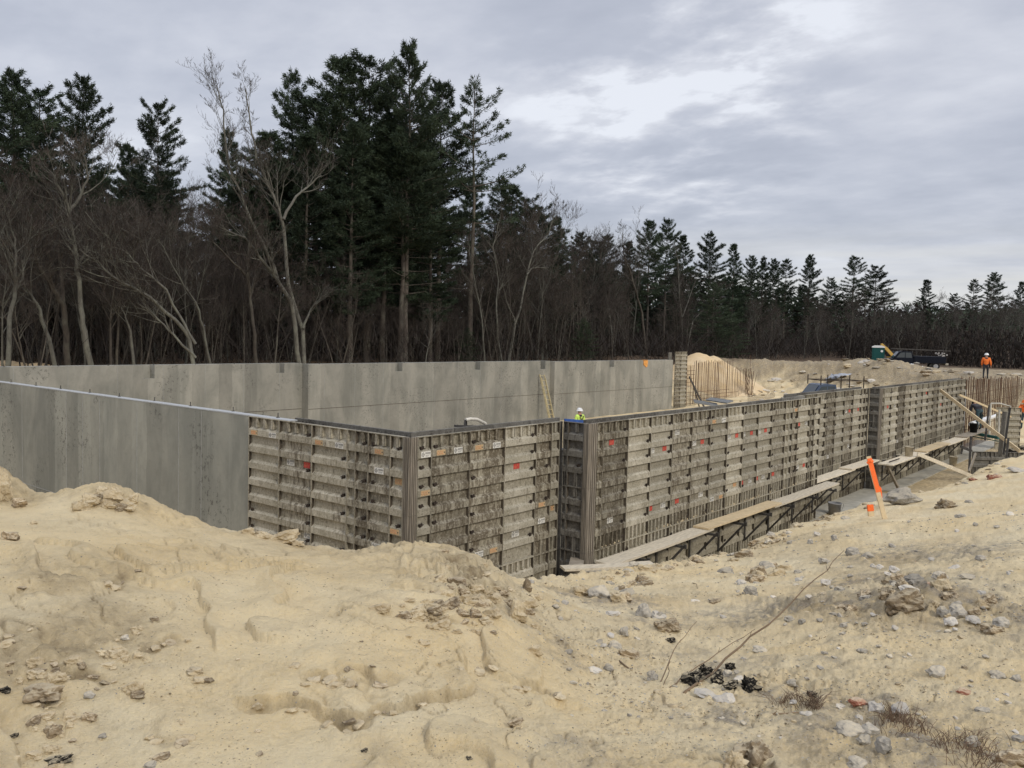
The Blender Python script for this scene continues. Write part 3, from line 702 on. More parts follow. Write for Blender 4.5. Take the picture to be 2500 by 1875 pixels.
# corner posts: fluted verticals at the outside and inside corners
def post(parent_sec, x, y, wd, ht_breaks, mat, lab=None, flutes=4, ang=0.):
    root = parent_sec[0]
    for z0, z1 in ht_breaks:
        b = MB(); b.box(0, wd, .012, .05, z1+.004, z0)
        for k in range(flutes):
            xa = wd*(k+.2)/flutes; b.box(xa, xa+wd*.5/flutes, -.006, .0119, z1+.004, z0)
        o = b.build('corner_post', mat, root); M_ = root.matrix_basis.inverted() @ (Matrix.Translation((x, y, 0)) @ Matrix.Rotation(ang, 4, 'Z'))
        o.matrix_local = M_
br = ((0, -1.22), (-1.22, -2.44), (-2.44, -3.66))
def fixroot(s):
    s[0].rotation_euler = (0, 0, s[2] if len(s) > 2 else 0)
for s in (secL, secA, secB, secC, secD): pass
bpy.context.view_layer.update()
def post_w(sec, x, y, wd, mat, ang=0., breaks=br, flutes=4):
    root = sec[0]; Mr = Matrix.Translation(root.location) @ root.rotation_euler.to_matrix().to_4x4()
    for z0, z1 in breaks:
        b = MB(); b.box(0, wd, .012, .05, z1+.004, z0)
        for k in range(flutes):
            xa = wd*(k+.2)/flutes; b.box(xa, xa+wd*.5/flutes, -.006, .0119, z1+.004, z0)
        o = b.build('corner_post', mat, root)
        o.matrix_local = Mr.inverted() @ Matrix.Translation((x, y, 0)) @ Matrix.Rotation(ang, 4, 'Z')
post_w(secA, .012, .0, .15, M_POST); post_w(secL, .0, .15, .138, M_POST, -math.pi/2)
post_w(secA, 12.925*FT, .006, .0885, M_STEEL, 0, br, 2)
post_w(secB, 13.22*FT, -.475, .12, M_POST, -math.pi/2); post_w(secB, 13.26*FT, -1.97*FT, .26, M_POST)
post_w(secC, 75.62*FT, .005, .13, M_STEEL, 0, br, 3); post_w(secD, 76.15*FT, -.37, .30, M_POST)
# concrete cores and inner forms behind the outer faces
def inner_forms(sec, x0, x1, y, label_ok=True, ang=0.):
    root = sec[0]; Mr = Matrix.Translation(root.location) @ root.rotation_euler.to_matrix().to_4x4(); inv = Mr.inverted()
    L_ = x1-x0; n = max(1, int(round(L_/.914))); wd = L_/n
    for k in range(n):
        me = panel_mesh(wd, 12*FT, 3, 0, M_FORMD)
        o = link('inner_form_panel', me, root)
        if ang == 0: o.matrix_local = inv @ Matrix.Translation((x0+(k+1)*wd, y+RAIL, .02)) @ Matrix.Rotation(math.pi, 4, 'Z')
        else: o.matrix_local = inv @ Matrix.Translation((y+RAIL, x0+k*wd, .02)) @ Matrix.Rotation(math.pi/2, 4, 'Z')
    return root
def core(sec, x0, x1, y0, y1, top=-.55):
    root = sec[0]; Mr = Matrix.Translation(root.location) @ root.rotation_euler.to_matrix().to_4x4()
    b = MB(); b.box(x0, x1, y0, y1, -3.66, top); o = b.build('poured_concrete', M_CONC_T, root); o.matrix_local = Mr.inverted()
TH = .28
inner_forms(secL, .35, 3.3, RAIL+TH, ang=1); core(secL, RAIL+.002, RAIL+TH-.002, .07, 4.19)
inner_forms(secA, .35, 4.4, RAIL+TH); core(secA, RAIL+TH+.001, 4.3, RAIL+.002, RAIL+TH-.002)
inner_forms(secB, 4.42, 16.0, -.60+RAIL+TH); core(secB, 4.1, 16.3, -.60+RAIL+.002, -.60+RAIL+TH-.002)
inner_forms(secC, 16.02, 23.4, RAIL+TH); core(secC, 16.4, 23.3, RAIL+.002, RAIL+TH-.002)
inner_forms(secD, 23.6, 38.0, -.37+RAIL+TH); core(secD, 23.5, 38, -.37+RAIL+.002, -.37+RAIL+TH-.002)
for sec, lst in ((secL, [(665, 1053, 'white'), (620, 1053, 'tan'), (703, 1131, 'white'), (743, 1136, 'red'), (778, 1080, 'tan'), (828, 1085, 'white'), (925, 1102, 'tan'), (925, 1148, 'white'), (970, 1179, 'tan'), (962, 1301, 'tan'), (918, 1333, 'white'), (745, 1307, 'white')]),
                 (secA, [(1040, 1111, 'white'), (1077, 1104, 'tan'), (1119, 1098, 'white'), (1170, 1093, 'tan'), (1213, 1087, 'white'), (1040, 1197, 'tan'), (1267, 1140, 'red'), (1264, 1306, 'white'), (1322, 1271, 'white'), (1352, 1243, 'tan'), (1205, 1340, 'tan'), (1323, 1230, 'tan'), (1170, 1352, 'white')]),
                 (secB, [(1499, 1083, 'red'), (1596, 1102, 'white'), (1628, 1097, 'red'), (1659, 1057, 'white'), (1700, 1085, 'white'), (1720, 1080, 'red'), (1744, 1030, 'tan'), (1767, 1026, 'white'), (1804, 1064, 'red'), (1785, 1066, 'white'), (1840, 1056, 'red'), (1820, 1060, 'white'), (1874, 1052, 'red'), (1858, 1055, 'white'),
                         (1495, 1272, 'white'), (1593, 1243, 'red'), (1624, 1234, 'white'), (1658, 1225, 'red'), (1716, 1207, 'white'), (1738, 1218, 'white'), (1760, 1212, 'tan'), (1799, 1183, 'tan'), (1816, 1180, 'red'), (1836, 1173, 'white'), (1852, 1169, 'red'), (1868, 1164, 'white'), (1892, 1156, 'red'), (1955, 1037, 'red'), (1975, 1034, 'white'), (1952, 1140, 'white'), (1967, 1136, 'red'), (1944, 1000, 'tan')]),
                 (secC, [(2078, 1002, 'red'), (2099, 1000, 'red'), (2070, 1003, 'white'), (2075, 1088, 'white'), (2021, 1112, 'white')]),
                 (secD, [(2171, 996, 'red'), (2188, 994, 'white'), (2168, 1075, 'white'), (2190, 1072, 'white'), (2300, 985, 'red'), (2265, 960, 'red')])):
    SC = (sec[0], sec[1], -math.pi/2 if sec is secL else 0., tuple(sec[0].location))
    for px, py, k in lst: add_sticker(SC, px, py, k, 1.0)
# caked mortar and grime lumps on the joint shelf of the middle stretch
lump = MB(); rl = random.Random(3)
for k in range(70):
    x = rl.uniform(14.9, 53)*FT; r = rl.uniform(.015, .05); y = -1.97*FT+rl.uniform(.01, .04); z = -8*FT+.013
    lump.prism([(x-r*1.6, z), (x+r*1.6, z), (x+r*.7, z+r*.8), (x-r*.5, z+r)], 'y', y, y+.03)
lo = lump.build('mortar_crumbs', M_CLOD, secB[0]); lo.matrix_local = Matrix.Translation(Vector(secB[0].location)).inverted(); lo['kind'] = 'stuff'
# ------------------------------------------------------------------ cast concrete walls
def anchor_mesh():
    b = MB(); b.tube([(0, 0, -.01), (0, 0, .085)], .009, 6); b.box(-.025, .025, -.025, .025, 0, .008); return b.mesh('anchor_bolt', M_STEEL)
ANCH = anchor_mesh()
def seam_mesh(h):
    b = MB(); b.box(-.004, .004, -.006, .0, -h, 0); return b.mesh('form_seam', M_CONC_T)
SEAM = seam_mesh(3.6)
cw = empty('concrete_wall', (0, 0, 0), 0, 'bare grey concrete wall at left with pale strip and bolts along its top', 'wall')
b = MB(); b.prism([(4.215, -3.7), (22.9, -3.7), (22.9, -.012), (4.215, -.012)], 'x', .055, .345); b.build('wall_face', M_CONC_L, cw)
b = MB()
for k in range(24):
    y0 = 3.1+k*.83; b.box(.05, .25, y0, y0+.826, -.0115, .006+.002*(k % 3))
b.build('top_strip', M_STRIP, cw)
for k in range(13): link('anchor_bolt', ANCH, cw, (.2+.03*(k % 2), 3.6+k*1.45, .008))
for k in (2, 3, 5, 7, 8, 9, 12, 14, 15, 18): link('form_seam', SEAM, cw, (.055, 4.2+k*.83, -.03), (0, 0, -math.pi/2))
b = MB(); b.prism([(10.3, -2.55), (22.8, -2.42), (22.8, -2.43), (10.3, -2.56)], 'x', .047, .0549); b.build('joint_line', M_CONC_T, cw)
fwall = empty('concrete_wall', (0, 22, 0), 0, 'long bare concrete wall across the far side with beam pockets along its top', 'wall')
pock = [(8.0, .46, .52), (14.1, .44, .42), (20.9, .5, .42), (26.9, .5, .44), (33.0, .5, .5), (40.3, .55, .42)]
for (x0, x1, yy, zt) in [(.36, 15.3, 22.55, .06), (15.3, 33.75, 22.1, .03), (33.75, 48.9, 21.75, .0)]:
    pts = [(x0, -3.7), (x1, -3.7), (x1, zt)]
    for xp, wp, hp in reversed(pock):
        if x0 < xp-wp/2 and xp+wp/2 < x1: pts += [(xp+wp/2, zt), (xp+wp/2, zt-hp), (xp-wp/2, zt-hp), (xp-wp/2, zt)]
    pts.append((x0, zt))
    b = MB(); b.prism([(p[0], p[1]) for p in pts], 'y', yy-22, yy-22+.36)
    b.build('wall_face', M_CONC_F, fwall)
    b = MB(); b.box(x0, x1, yy-22+.361, yy-22+.62, -3.7, zt-.004); b.build('wall_back', M_CONC_F, fwall)
    n = int((x1-x0)/.914)
    for k in range(1, n, 2): link('form_seam', SEAM, fwall, (x0+k*.914, yy-22, zt-.05))
    b = MB(); b.box(x0+.02, x1-.02, yy-22-.005, yy-22-.0005, -2.025, -2.003); b.build('joint_line', M_GRIME_SHADE, fwall)
    for k in range(int((x1-x0)/1.8)): link('anchor_bolt', ANCH, fwall, (x0+.7+k*1.8, yy-22+.12, zt))
# form panel stack standing at the end of the far wall
sp_ = section('wall_formwork', 'tall narrow stack of form panels at the far wall end beside the sand pile', (49.0, 21.6, .62), 0, [0, 3, 6.2], (0, -8), (8, 6), (5, 3))
b = MB(); b.box(48.55, 48.97, 21.9, 22.0, -3.7, .55); o = b.build('edge_form', M_FORMD, sp_[0]); o.matrix_local = Matrix.Translation((-49, -21.6, -.62))
b = MB(); b.beam((51.0, 21.45, -1.3), (52.6, 20.9, -3.66), .07, .12); b.beam((51.4, 21.3, -1.9), (52.2, 21.1, -3.66), .05, .09); tag(b.build('form_brace', M_STEEL), 'dark diagonal brace leaning on the tall panel stack at the far wall', 'brace')
b = MB(); p = onY(1580, 878, 21.6); b.prism([(p[0]-.28, -.02), (p[0]+.3, -.01), (p[0]+.27, -.44), (p[0]+.05, -.5), (p[0]-.02, -.40), (p[0]-.25, -.36)], 'y', 21.70, 21.74); b.box(p[0]-.27, p[0]+.28, 21.70, 21.95, .006, .02)
tag(b.build('orange_cloth', simple('orange_cloth', (.72, .33, .09), .8, rnd=0)), 'orange cloth hanging over the top of the far concrete wall', 'cloth')
# footing along the near walls
b = MB(); b.box(-.5, 4.0, -.45, .6, -3.95, -3.662); b.box(4.0, 16.5, -1.05, .2, -3.95, -3.662); b.box(16.5, 23.3, -.55, .6, -3.95, -3.662); b.box(23.3, 45, -1.0, .4, -3.95, -3.662)
tag(b.build('footing', M_FOOT), 'pale concrete footing strip running under the right-hand formwork', 'footing')
b = MB(); b.box(15.2, 18.4, -2.6, -1.052, -3.96, -3.70); b.box(18.0, 22.6, -1.3, -.552, -3.96, -3.66)
tag(b.build('footing_slab', M_FOOT), 'low concrete slab at the foot of the formwork behind the orange stake', 'footing')
# ------------------------------------------------------------------ scaffold planks and brackets
def plank(x0, x1, y0, y1, z, t, lab, ang=0., tilt=0., mat=M_WOOD):
    L_ = x1-x0; b = MB(); n = 6
    for i in range(n):
        za = math.sin(i/n*3.1)*.012; zb = math.sin((i+1)/n*3.1)*.012
        xa, xb = -L_/2+L_*i/n, -L_/2+L_*(i+1)/n; ya, yb = -(y1-y0)/2, (y1-y0)/2
        b.hexa([(xa, ya, -t-za), (xb, ya, -t-zb), (xb, yb, -t-zb), (xa, yb, -t-za), (xa, ya, -za), (xb, ya, -zb), (xb, yb, -zb), (xa, yb, -za)])
    o = b.build('scaffold_plank', mat, None, ((x0+x1)/2, (y0+y1)/2, z), (0, tilt, ang)); tag(o, lab, 'plank', 'planks of the walkway along the formwork'); return o
ZP = -2.60
plank(4.25, 8.5, -1.06, -.66, ZP, .045, 'walkway plank nearest the camera, running up from the crossed boards', .004)
plank(8.2, 12.4, -1.07, -.69, ZP+.047, .04, 'second walkway plank, its near end lapped over the first', -.004, 0, M_WOODY)
plank(12.0, 17.0, -1.06, -.67, ZP+.005, .045, 'walkway plank whose far end shows left of the orange stake', .003)
plank(16.5, 20.3, -.52, -.12, ZP+.02, .045, 'grey walkway plank behind the orange stake, along the set-back forms', .004, 0, M_WOOD)
plank(19.8, 22.9, -.54, -.12, ZP+.07, .04, 'walkway plank ending against the far pilaster', .0)
plank(22.3, 27.3, -1.15, -.66, ZP+.02, .045, 'walkway plank with a rusty bar, right of the far pilaster', .0)
plank(26.9, 31.0, -1.16, -.66, ZP+.068, .04, 'walkway plank overlapping the one with the rusty bar', -.003, 0, M_WOODY)
plank(30.6, 34.6, -1.16, -.66, ZP+.02, .045, 'walkway plank second from the far end', .003)
plank(34.2, 39.6, -1.18, -.66, ZP+.07, .04, 'farthest walkway plank, under the stooping worker', 0., 0, M_WOODG)
plank(3.0, 4.75, -1.32, -1.06, ZP+.10, .045, 'short board lying across the corner where the walkway starts', -.62, .0)
plank(3.2, 4.6, -.62, -.36, ZP+.05, .045, 'board tucked behind the pilaster at the start of the walkway', .55, 0, M_WOODG)
plank(3.5, 4.4, -1.05, -.80, ZP-.05, .045, 'short board end poking out beneath the crossed boards', -.2, 0)
b = MB(); b.beam((22.5, -.98, ZP+.08), (23.7, -1.0, ZP+.08), .03, .03); tag(b.build('steel_bar', M_RUST), 'rusty bar lying on the walkway plank right of the far pilaster', 'bar')
# bracket mesh: horizontal arm, vertical leg against form, diagonal
bk = MB(); bk.beam((0, 0, 0), (0, -.66, 0), .04, .05); bk.beam((0, -.01, .02), (0, -.01, -.75), .04, .05); bk.beam((0, -.62, -.02), (0, -.03, -.72), .035, .045)
bk.box(-.02, .02, -.70, -.64, -.03, .06); BK = bk.mesh('scaffold_bracket', M_STEEL)
places = ['nearest the crossed boards', 'second from the crossed boards', 'under the lap of the first two planks', 'under the middle of the second plank', 'under the far half of the second plank', 'under the lap before the step', 'under the last plank before the step',
          'left of the orange stake', 'just left of the orange stake top', 'at the far pilaster', 'under the plank with the rusty bar', 'second beyond the far pilaster', 'third beyond the far pilaster', 'fourth beyond the far pilaster', 'fifth beyond the far pilaster', 'beside the black bucket']
bxs = [(5.2, -.60), (6.7, -.60), (8.2, -.60), (9.7, -.60), (11.2, -.60), (12.7, -.60), (14.4, -.60), (16.0, -.60), (18.2, 0), (20.6, 0), (23.9, -.37), (25.7, -.37), (27.5, -.37), (29.4, -.37), (31.4, -.37), (34.5, -.37)]
for (x, y), pl in zip(bxs, places):
    zt = ZP-.075
    o = link('scaffold_bracket', BK, None, (x, y, zt)); tag(o, 'dark triangular scaffold bracket '+pl, 'bracket', 'brackets holding up the walkway')
    
# props and braces
def brace(a, c, w_, h_, lab, mat=M_WOODY, name='timber_brace'):
    b = MB(); b.beam(a, c, w_, h_, 0); return tag(b.build(name, mat), lab, 'brace')
brace(onY(2296, 953, -.50), np.array([27.6, -4.2, -2.25]), .045, .14, 'long yellow timber brace slanting from the far formwork down to the right bank')
brace(onY(2342, 964, -.45), onz(2520, 1040, -2.6), .05, .09, 'thin timber brace behind the stooping worker, running off to the right')
brace(onY(2240, 1108, -1.22), onz(2372, 1162, -3.55), .045, .14, 'timber brace lying from the walkway down to the pit floor', M_WOOD)
brace(np.array([22.7, -.85, -2.66]), onz(2197, 1200, -3.62), .14, .05, 'grey timber prop standing under the walkway right of the pilaster', M_WOODG, 'timber_prop')
# ------------------------------------------------------------------ ladder
def ladder():
    a = onY(1325, 916, 21.95); c = np.array([32.5, 20.9, -3.66]); a = np.array([32.75, 21.98, -.78])
    root = empty('ladder', tuple(c), 0, 'yellow extension ladder leaning against the far concrete wall', 'ladder')
    A_ = Vector(a)-Vector(c); L_ = A_.length; d = A_.normalized(); s = Vector((1, 0, 0)); s = (s-d*s.dot(d)).normalized(); nrm = s.cross(d)
    my = simple('ladder_yellow', (.50, .43, .26), .7, rnd=0)
    for off, rows in ((0, (0, L_)), (.05, (.3, L_-.25))):
        for sg in (-1, 1):
            w_ = .22-off*.6
            b = MB(); b.beam(s*sg*w_+nrm*off+d*rows[0], s*sg*w_+nrm*off+d*rows[1], .035, .075, up=tuple(nrm)); b.build('rail', my, root)
        t = rows[0]+.25
        while t < rows[1]:
            b = MB(); b.tube([tuple(-s*.21+nrm*off+d*t), tuple(s*.21+nrm*off+d*t)], .018, 6); b.build('rung', my, root); t += .305
ladder()
# ------------------------------------------------------------------ people
def skin_body(name, J, E, mat, parent, sub=1):
    me = bpy.data.meshes.new(name+'_k'); me.from_pydata([j[0] for j in J], [], E); o = bpy.data.objects.new(name+'_k', me); COL.objects.link(o)
    bm_ = bmesh.new(); bm_.from_mesh(me); ly = bm_.verts.layers.skin.verify()
    bm_.verts.ensure_lookup_table()
    for v, j in zip(bm_.verts, J):
        r = j[1]; v[ly].radius = r if hasattr(r, '__len__') else (r, r)
        v[ly].use_root = (v.index == 0)
    bm_.to_mesh(me); bm_.free()
    o.modifiers.new('s', 'SKIN').use_smooth_shade = True; ss = o.modifiers.new('u', 'SUBSURF'); ss.levels = sub; ss.render_levels = sub
    dg = bpy.context.evaluated_depsgraph_get(); nm = bpy.data.meshes.new_from_object(o.evaluated_get(dg)); nm.name = name
    nm.materials.clear()
    for a in (mat if isinstance(mat, list) else [mat]): nm.materials.append(a)
    bpy.data.objects.remove(o); bpy.data.meshes.remove(me)
    r_ = link(name, nm, parent); return r_
def lathe(b, prof, n=14, m=0, c=(0, 0, 0), sy=1.):
    i0 = len(b.v)
    for r, z in prof:
        for j in range(n):
            a = 2*math.pi*j/n; b.v.append((c[0]+r*math.cos(a), c[1]+r*math.sin(a)*sy, c[2]+z))
    for k in range(len(prof)-1):
        for j in range(n):
            j2 = (j+1) % n; b.f.append((i0+k*n+j, i0+k*n+j2, i0+(k+1)*n+j2, i0+(k+1)*n+j)); b.m.append(m)
def person(loc, rz, label, jacket, pants, hat, hatkind='hard', pose='stand', strap=None):
    root = empty('person', loc, rz, label, 'person')
    # faces +y local ; joints
    bend = {'stand': 0., 'stoop': 1.05, 'lean': .25}[pose]
    def T(p):     # bend the upper body forward about the hips
        x, y, z = p
        if z <= .95: return (x, y, z)
        q = z-.95; return (x, y*math.cos(bend)+q*math.sin(bend), .95+q*math.cos(bend)-y*math.sin(bend))
    st = .14 if pose == 'stoop' else .06
    if pose == 'stand': armL = [(-.20, 0, 1.43), (-.27, .02, 1.14), (-.25, .14, .90)]; armR = [(.20, 0, 1.43), (.28, -.02, 1.15), (.30, .08, .90)]
    else: armL = [(-.20, 0, 1.43), (-.26, .28, 1.30), (-.18, .52, 1.22)]; armR = [(.20, 0, 1.43), (.26, .28, 1.26), (.15, .50, 1.16)]
    J = [((0, 0, .95), (.15, .11)), (T((0, 0, 1.15)), (.145, .10)), (T((0, 0, 1.38)), (.17, .11)), (T((0, 0, 1.50)), (.065, .06)), (T((0, .02, 1.58)), (.075, .085)), (T((0, .025, 1.70)), (.075, .09))]
    E = [(0, 1), (1, 2), (2, 3), (3, 4), (4, 5)]
    for sg, ar in ((-1, armL), (1, armR)):
        i = len(J); J += [(T(ar[0]), .06), (T(ar[1]), .045), (T(ar[2]), .03)]; E += [(2, i), (i, i+1), (i+1, i+2)]
        w_ = Vector(T(ar[2])); e_ = Vector(T(ar[1])); d = (w_-e_).normalized(); sd2 = d.cross(Vector((0, 0, 1))).normalized() if abs(d.z) < .95 else Vector((0, 1, 0))
        J.append((tuple(w_+d*.06), (.034, .018))); E.append((i+2, i+3))
        for k, fl in enumerate((.062, .075, .08, .07)):
            f = w_+d*.09+sd2*(k-1.5)*.02; J.append((tuple(f), .0095)); J.append((tuple(f+d*fl*.6+Vector((0, .01, -.01))), .009)); n_ = len(J); E += [(i+3, n_-2), (n_-2, n_-1)]
        J.append((tuple(w_+d*.05+sd2*.05*(-sg)), .0105)); E.append((i+3, len(J)-1))
    for sg in (-1, 1):
        i = len(J); yo = sg*st
        J += [((sg*.10, 0, .90), .095), ((sg*.12, yo*.6+.03, .50), .066), ((sg*.13, yo, .09), .046), ((sg*.14, yo+.13, .045), .045)]; E += [(0, i), (i, i+1), (i+1, i+2), (i+2, i+3)]
    body = skin_body('body', J, E, [pants, M_SKIN, M_BLACK], root)
    me = body.data; hz = T((0, 0, 1.48))
    mi = []
    hc = Vector(T((0, .02, 1.62)))
    hands = [Vector(T(a[2])) for a in (armL, armR)]
    for p in me.polygons:
        c = p.center
        if (c-hc).length < .17 or min((c-h).length for h in hands) < .17: mi.append(1)
        elif c.z < .12: mi.append(2)
        else: mi.append(0)
    me.polygons.foreach_set('material_index', mi)
    # jacket: slightly larger skin over torso and arms
    J2 = [((0, 0, .90), (.175, .135)), (T((0, 0, 1.15)), (.18, .13)), (T((0, 0, 1.38)), (.20, .135)), (T((0, 0, 1.49)), (.085, .08))]; E2 = [(0, 1), (1, 2), (2, 3)]
    for ar in (armL, armR):
        i = len(J2); J2 += [(T(ar[0]), .085), (T(ar[1]), .068), (tuple(Vector(T(ar[2]))*.88+Vector(T(ar[1]))*.12), .056)]; E2 += [(2, i), (i, i+1), (i+1, i+2)]
    jk = skin_body('jacket', J2, E2, jacket, root)
    # face: nose, eyes; and headgear
    q = Matrix.Rotation(-bend, 4, 'X')
    b = MB(); b.prism([(.0, .015), (.028, -.012), (.0, -.016)], 'x', -.012, .012); b.box(-.04, -.02, .0, .006, .022, .034, 1); b.box(.02, .04, .0, .006, .022, .034, 1); b.box(-.022, .022, .0, .005, -.045, -.037, 2)
    f = b.build('face', [M_SKIN, M_STK, M_RUST], root); f.matrix_local = Matrix.Translation(Vector(T((0, .108, 1.615)))) @ q
    b = MB()
    if hatkind == 'hard':
        lathe(b, [(.165, -.005), (.150, .005), (.135, .010), (.130, .06), (.105, .105), (.055, .135), (.0, .145)], 16, 0, sy=1.15); b.box(-.012, .012, -.13, .13, .10, .145)
    else:
        lathe(b, [(.118, -.05), (.122, .0), (.115, .05), (.085, .10), (.04, .125), (.0, .13)], 14, 0, sy=1.12)
    h = b.build('hard_hat' if hatkind == 'hard' else 'cap', hat, root, smooth=True); h.matrix_local = Matrix.Translation(Vector(T((0, .02, 1.675)))) @ q
    if strap:
        b = MB()
        for sg in (-1, 1): b.beam(T((sg*.11, -.165, 1.44)), T((-sg*.06, -.155, 1.02)), .045, .02, up=(0, 1, 0))
        b.beam(T((-.18, -.15, .98)), T((.18, -.15, .98)), .02, .06); b.build('harness', strap, root)
    return root
HV = simple('hi_vis_yellow', (.62, .85, .16), .7, var=.12, rnd=0); ORJ = simple('hi_vis_orange', (.85, .20, .04), .7, var=.12, rnd=0)
DK = simple('dark_cloth', (.035, .038, .045), .85, rnd=0); JEAN = simple('blue_green_trousers', (.045, .075, .085), .85, rnd=0); HBL = simple('blue_hat', (.05, .10, .45), .4, rnd=0); GRYJ = simple('charcoal_jacket', (.055, .055, .062), .85, rnd=0)
yp = onz(1416, 1000, -1.95); person((yp[0], yp[1], -3.68), .35+math.pi*.0+R_(-35), 'worker in yellow high-visibility jacket and white hard hat, standing inside the foundation', HV, DK, M_WHITE, strap=simple('harness_strap', (.12, .09, .06), rnd=0))
po = onz(2405, 932, -.88); zo = H(po[0], po[1]); person((po[0], po[1], zo-.02), YAW-R_(120), 'worker in orange jacket and white hard hat walking on the ground above the pit', ORJ, DK, M_WHITE)
person((38.2, -.92, ZP+.075), R_(-55), 'stooping worker in charcoal jacket and black cap at the end of the walkway', GRYJ, JEAN, M_BLACK, 'cap', 'stoop')
pb = onz(2461, 944, -1.75); person((pb[0], pb[1], pb[2]-1.78), R_(120), 'worker in a blue hard hat behind the dark forms at right', DK, DK, HBL, 'hard', 'lean')
pr = onz(2504, 985, -1.75); person((pr[0], pr[1], pr[2]-1.55), R_(80), 'worker in orange jacket cut by the right edge of the photo', ORJ, JEAN, ORJ, 'hard', 'lean')
# ------------------------------------------------------------------ small things on the scaffold and in the pit
def bucket(loc, r, h, mat, lab, rot=(0, 0, 0)):
    root = empty('bucket', loc, 0, lab, 'bucket'); root.rotation_euler = rot
    b = MB(); lathe(b, [(0, .0), (r*.85, 0), (r, h), (r*1.06, h), (r*1.06, h-.02), (r*1.01, h-.025)], 16); lathe(b, [(r*.97, h), (r*.82, .02), (0, .02)], 16); b.build('shell', mat, root, smooth=True)
    b = MB(); b.tube([(r*1.05*math.cos(a), .0, h-.04-r*.9*math.sin(a)) for a in np.linspace(0, math.pi, 9)], .005, 4); o = b.build('handle', M_STEEL, root); o.location = (0, -r*.98, 0)
M_BUCK = simple('grimy_bucket', (.52, .47, .37), .6, var=.25, rnd=0)
bucket((25.3, -.92, ZP+.025), .16, .36, M_BUCK, 'cream mortar-splashed bucket standing on the walkway')
bucket((32.6, -.98, -3.66), .17, .38, M_BUCK, 'cream bucket standing on the footing below the walkway')
bucket((36.9, -.92, ZP+.075), .19, .42, M_BLACK, 'black bucket on the walkway beside the stooping worker')
bucket((17.6, -.75, -3.66), .20, .34, simple('galvanised', (.33, .33, .34), .5, metal=.3, rnd=0), 'grey metal tub on the footing behind the orange stake')
# walkway bracket frame with bent pale pipe seen above the near corner
hz_ = empty('clamp_frame', (8.2, 1.1, 0), 0, 'bent pale pipe on dark legs sticking up behind the near formwork top', 'frame')
P0 = [onY(x, y, 1.0) for x, y in ((1137, 1025), (1148, 1023), (1165, 1024), (1185, 1034), (1187, 1040))]
b = MB(); b.tube([tuple(p-np.array([8.2, 1.1, 0])) for p in P0], .030, 8); b.build('pipe', simple('pale_pipe', (.62, .58, .50), .6, rnd=0), hz_)
b = MB()
for x, y in ((1132, 1040), (1141, 1041)):
    p = onY(x, y, 1.0)-np.array([8.2, 1.1, 0]); q = P0[0]-np.array([8.2, 1.1, 0]); b.beam(tuple(q), tuple(p+np.array([0, 0, -.25])), .035, .035)
p = onY(1111, 1040, 1.0)-np.array([8.2, 1.1, 0]); q = onY(1190, 1042, 1.0)-np.array([8.2, 1.1, 0]); b.beam(tuple(p), tuple(q), .05, .04)
pz = onY(1140, 1040, 1.0)-np.array([8.2, 1.1, 0])
b.beam((pz[0], pz[1], pz[2]), (pz[0], pz[1], -3.6), .05, .05); b.build('legs', M_STEEL, hz_)
b = MB(); p1 = onY(1372, 1023, .9); p2 = onY(1428, 1026, .9); b.prism([(p1[0]+.12, p1[2]), (p2[0], p2[2]), (p2[0], p2[2]-.06), (p1[0]+.12, p1[2]-.06)], 'y', .9, .93); tag(b.build('blue_tarp', simple('tarp_blue', (.06, .13, .38), .5, rnd=0)), 'strip of blue tarp just behind the form top at the pilaster', 'tarp')
# loose form panels lying inside the pit near the far wall
def lying(px, py, z, w_, l_, rz, tx, lab, mat):
    p = onz(px, py, z); b = MB(); b.box(-l_/2, l_/2, -w_/2, w_/2, -.04, .04); b.box(-l_/2, l_/2, -w_/2-.03, -w_/2, -.06, .05)
    for k in range(6): b.box(-l_/2+l_*(k+.5)/6-.02, -l_/2+l_*(k+.5)/6+.02, -w_/2+.02, w_/2-.02, .041, .055)
    tag(b.build('loose_panel', mat, None, tuple(p), (tx, 0, rz)), lab, 'form panel')
M_PANG = simple('grey_panel', (.20, .205, .205), .5, rnd=0)
lying(1722, 984, -2.9, 1.6, 2.6, .5, .12, 'flat grey form panel lying behind the middle formwork, below the rebar', M_PANG)
lying(1755, 978, -2.7, .5, 2.8, 1.0, -.3, 'slanting grey form panel propped on the flat one', M_PANG)
lying(1690, 972, -3.4, 2.2, 2.4, .3, .05, 'pale board lying in front of the sand pile', M_WHITE)
# ------------------------------------------------------------------ rebar curtains
def rebar_mat(lab, verts, horiz, r=.016):
    root = empty('rebar_mat', (0, 0, 0), 0, lab, 'rebar', 'rebar mats')
    for a, c in verts:
        b = MB(); b.tube([a, c], r, 4, cap=False); b.build('rebar', M_REBAR, root)
    for a, c in horiz:
        b = MB(); b.tube([a, c], r, 4, cap=False); b.build('tie_bar', M_REBAR, root)
rr_ = random.Random(5); vs = []
x = 51.4
while x < 63.5:
    big = x < 60; tp = -.15+rr_.uniform(-.08, .08) if 53 < x < 60 else (-.45 if x < 53 else -.75+rr_.uniform(-.3, .1))
    vs.append(((x, 22.0, -3.7), (x+rr_.uniform(-.06, .06), 22.0+rr_.uniform(-.05, .05), tp)))
    vs.append(((x+.06, 22.3, -3.7), (x+.06+rr_.uniform(-.12, .12), 22.3, tp-.1))) if rr_.random() < .6 else None
    x += .22 if big else .30
hs = [((51.2, 22.02, z), (59.5+rr_.uniform(-1, 2), 22.02, z+rr_.uniform(-.05, .05))) for z in (-2.6, -2.9, -3.2, -3.5)]
hs += [((51.2, 22.05, z), (53.1, 22.05, z)) for z in (-.9, -1.2, -1.5, -1.8, -2.1)]
rebar_mat('tall row of rusty rebar in front of the big sand pile', vs, hs)
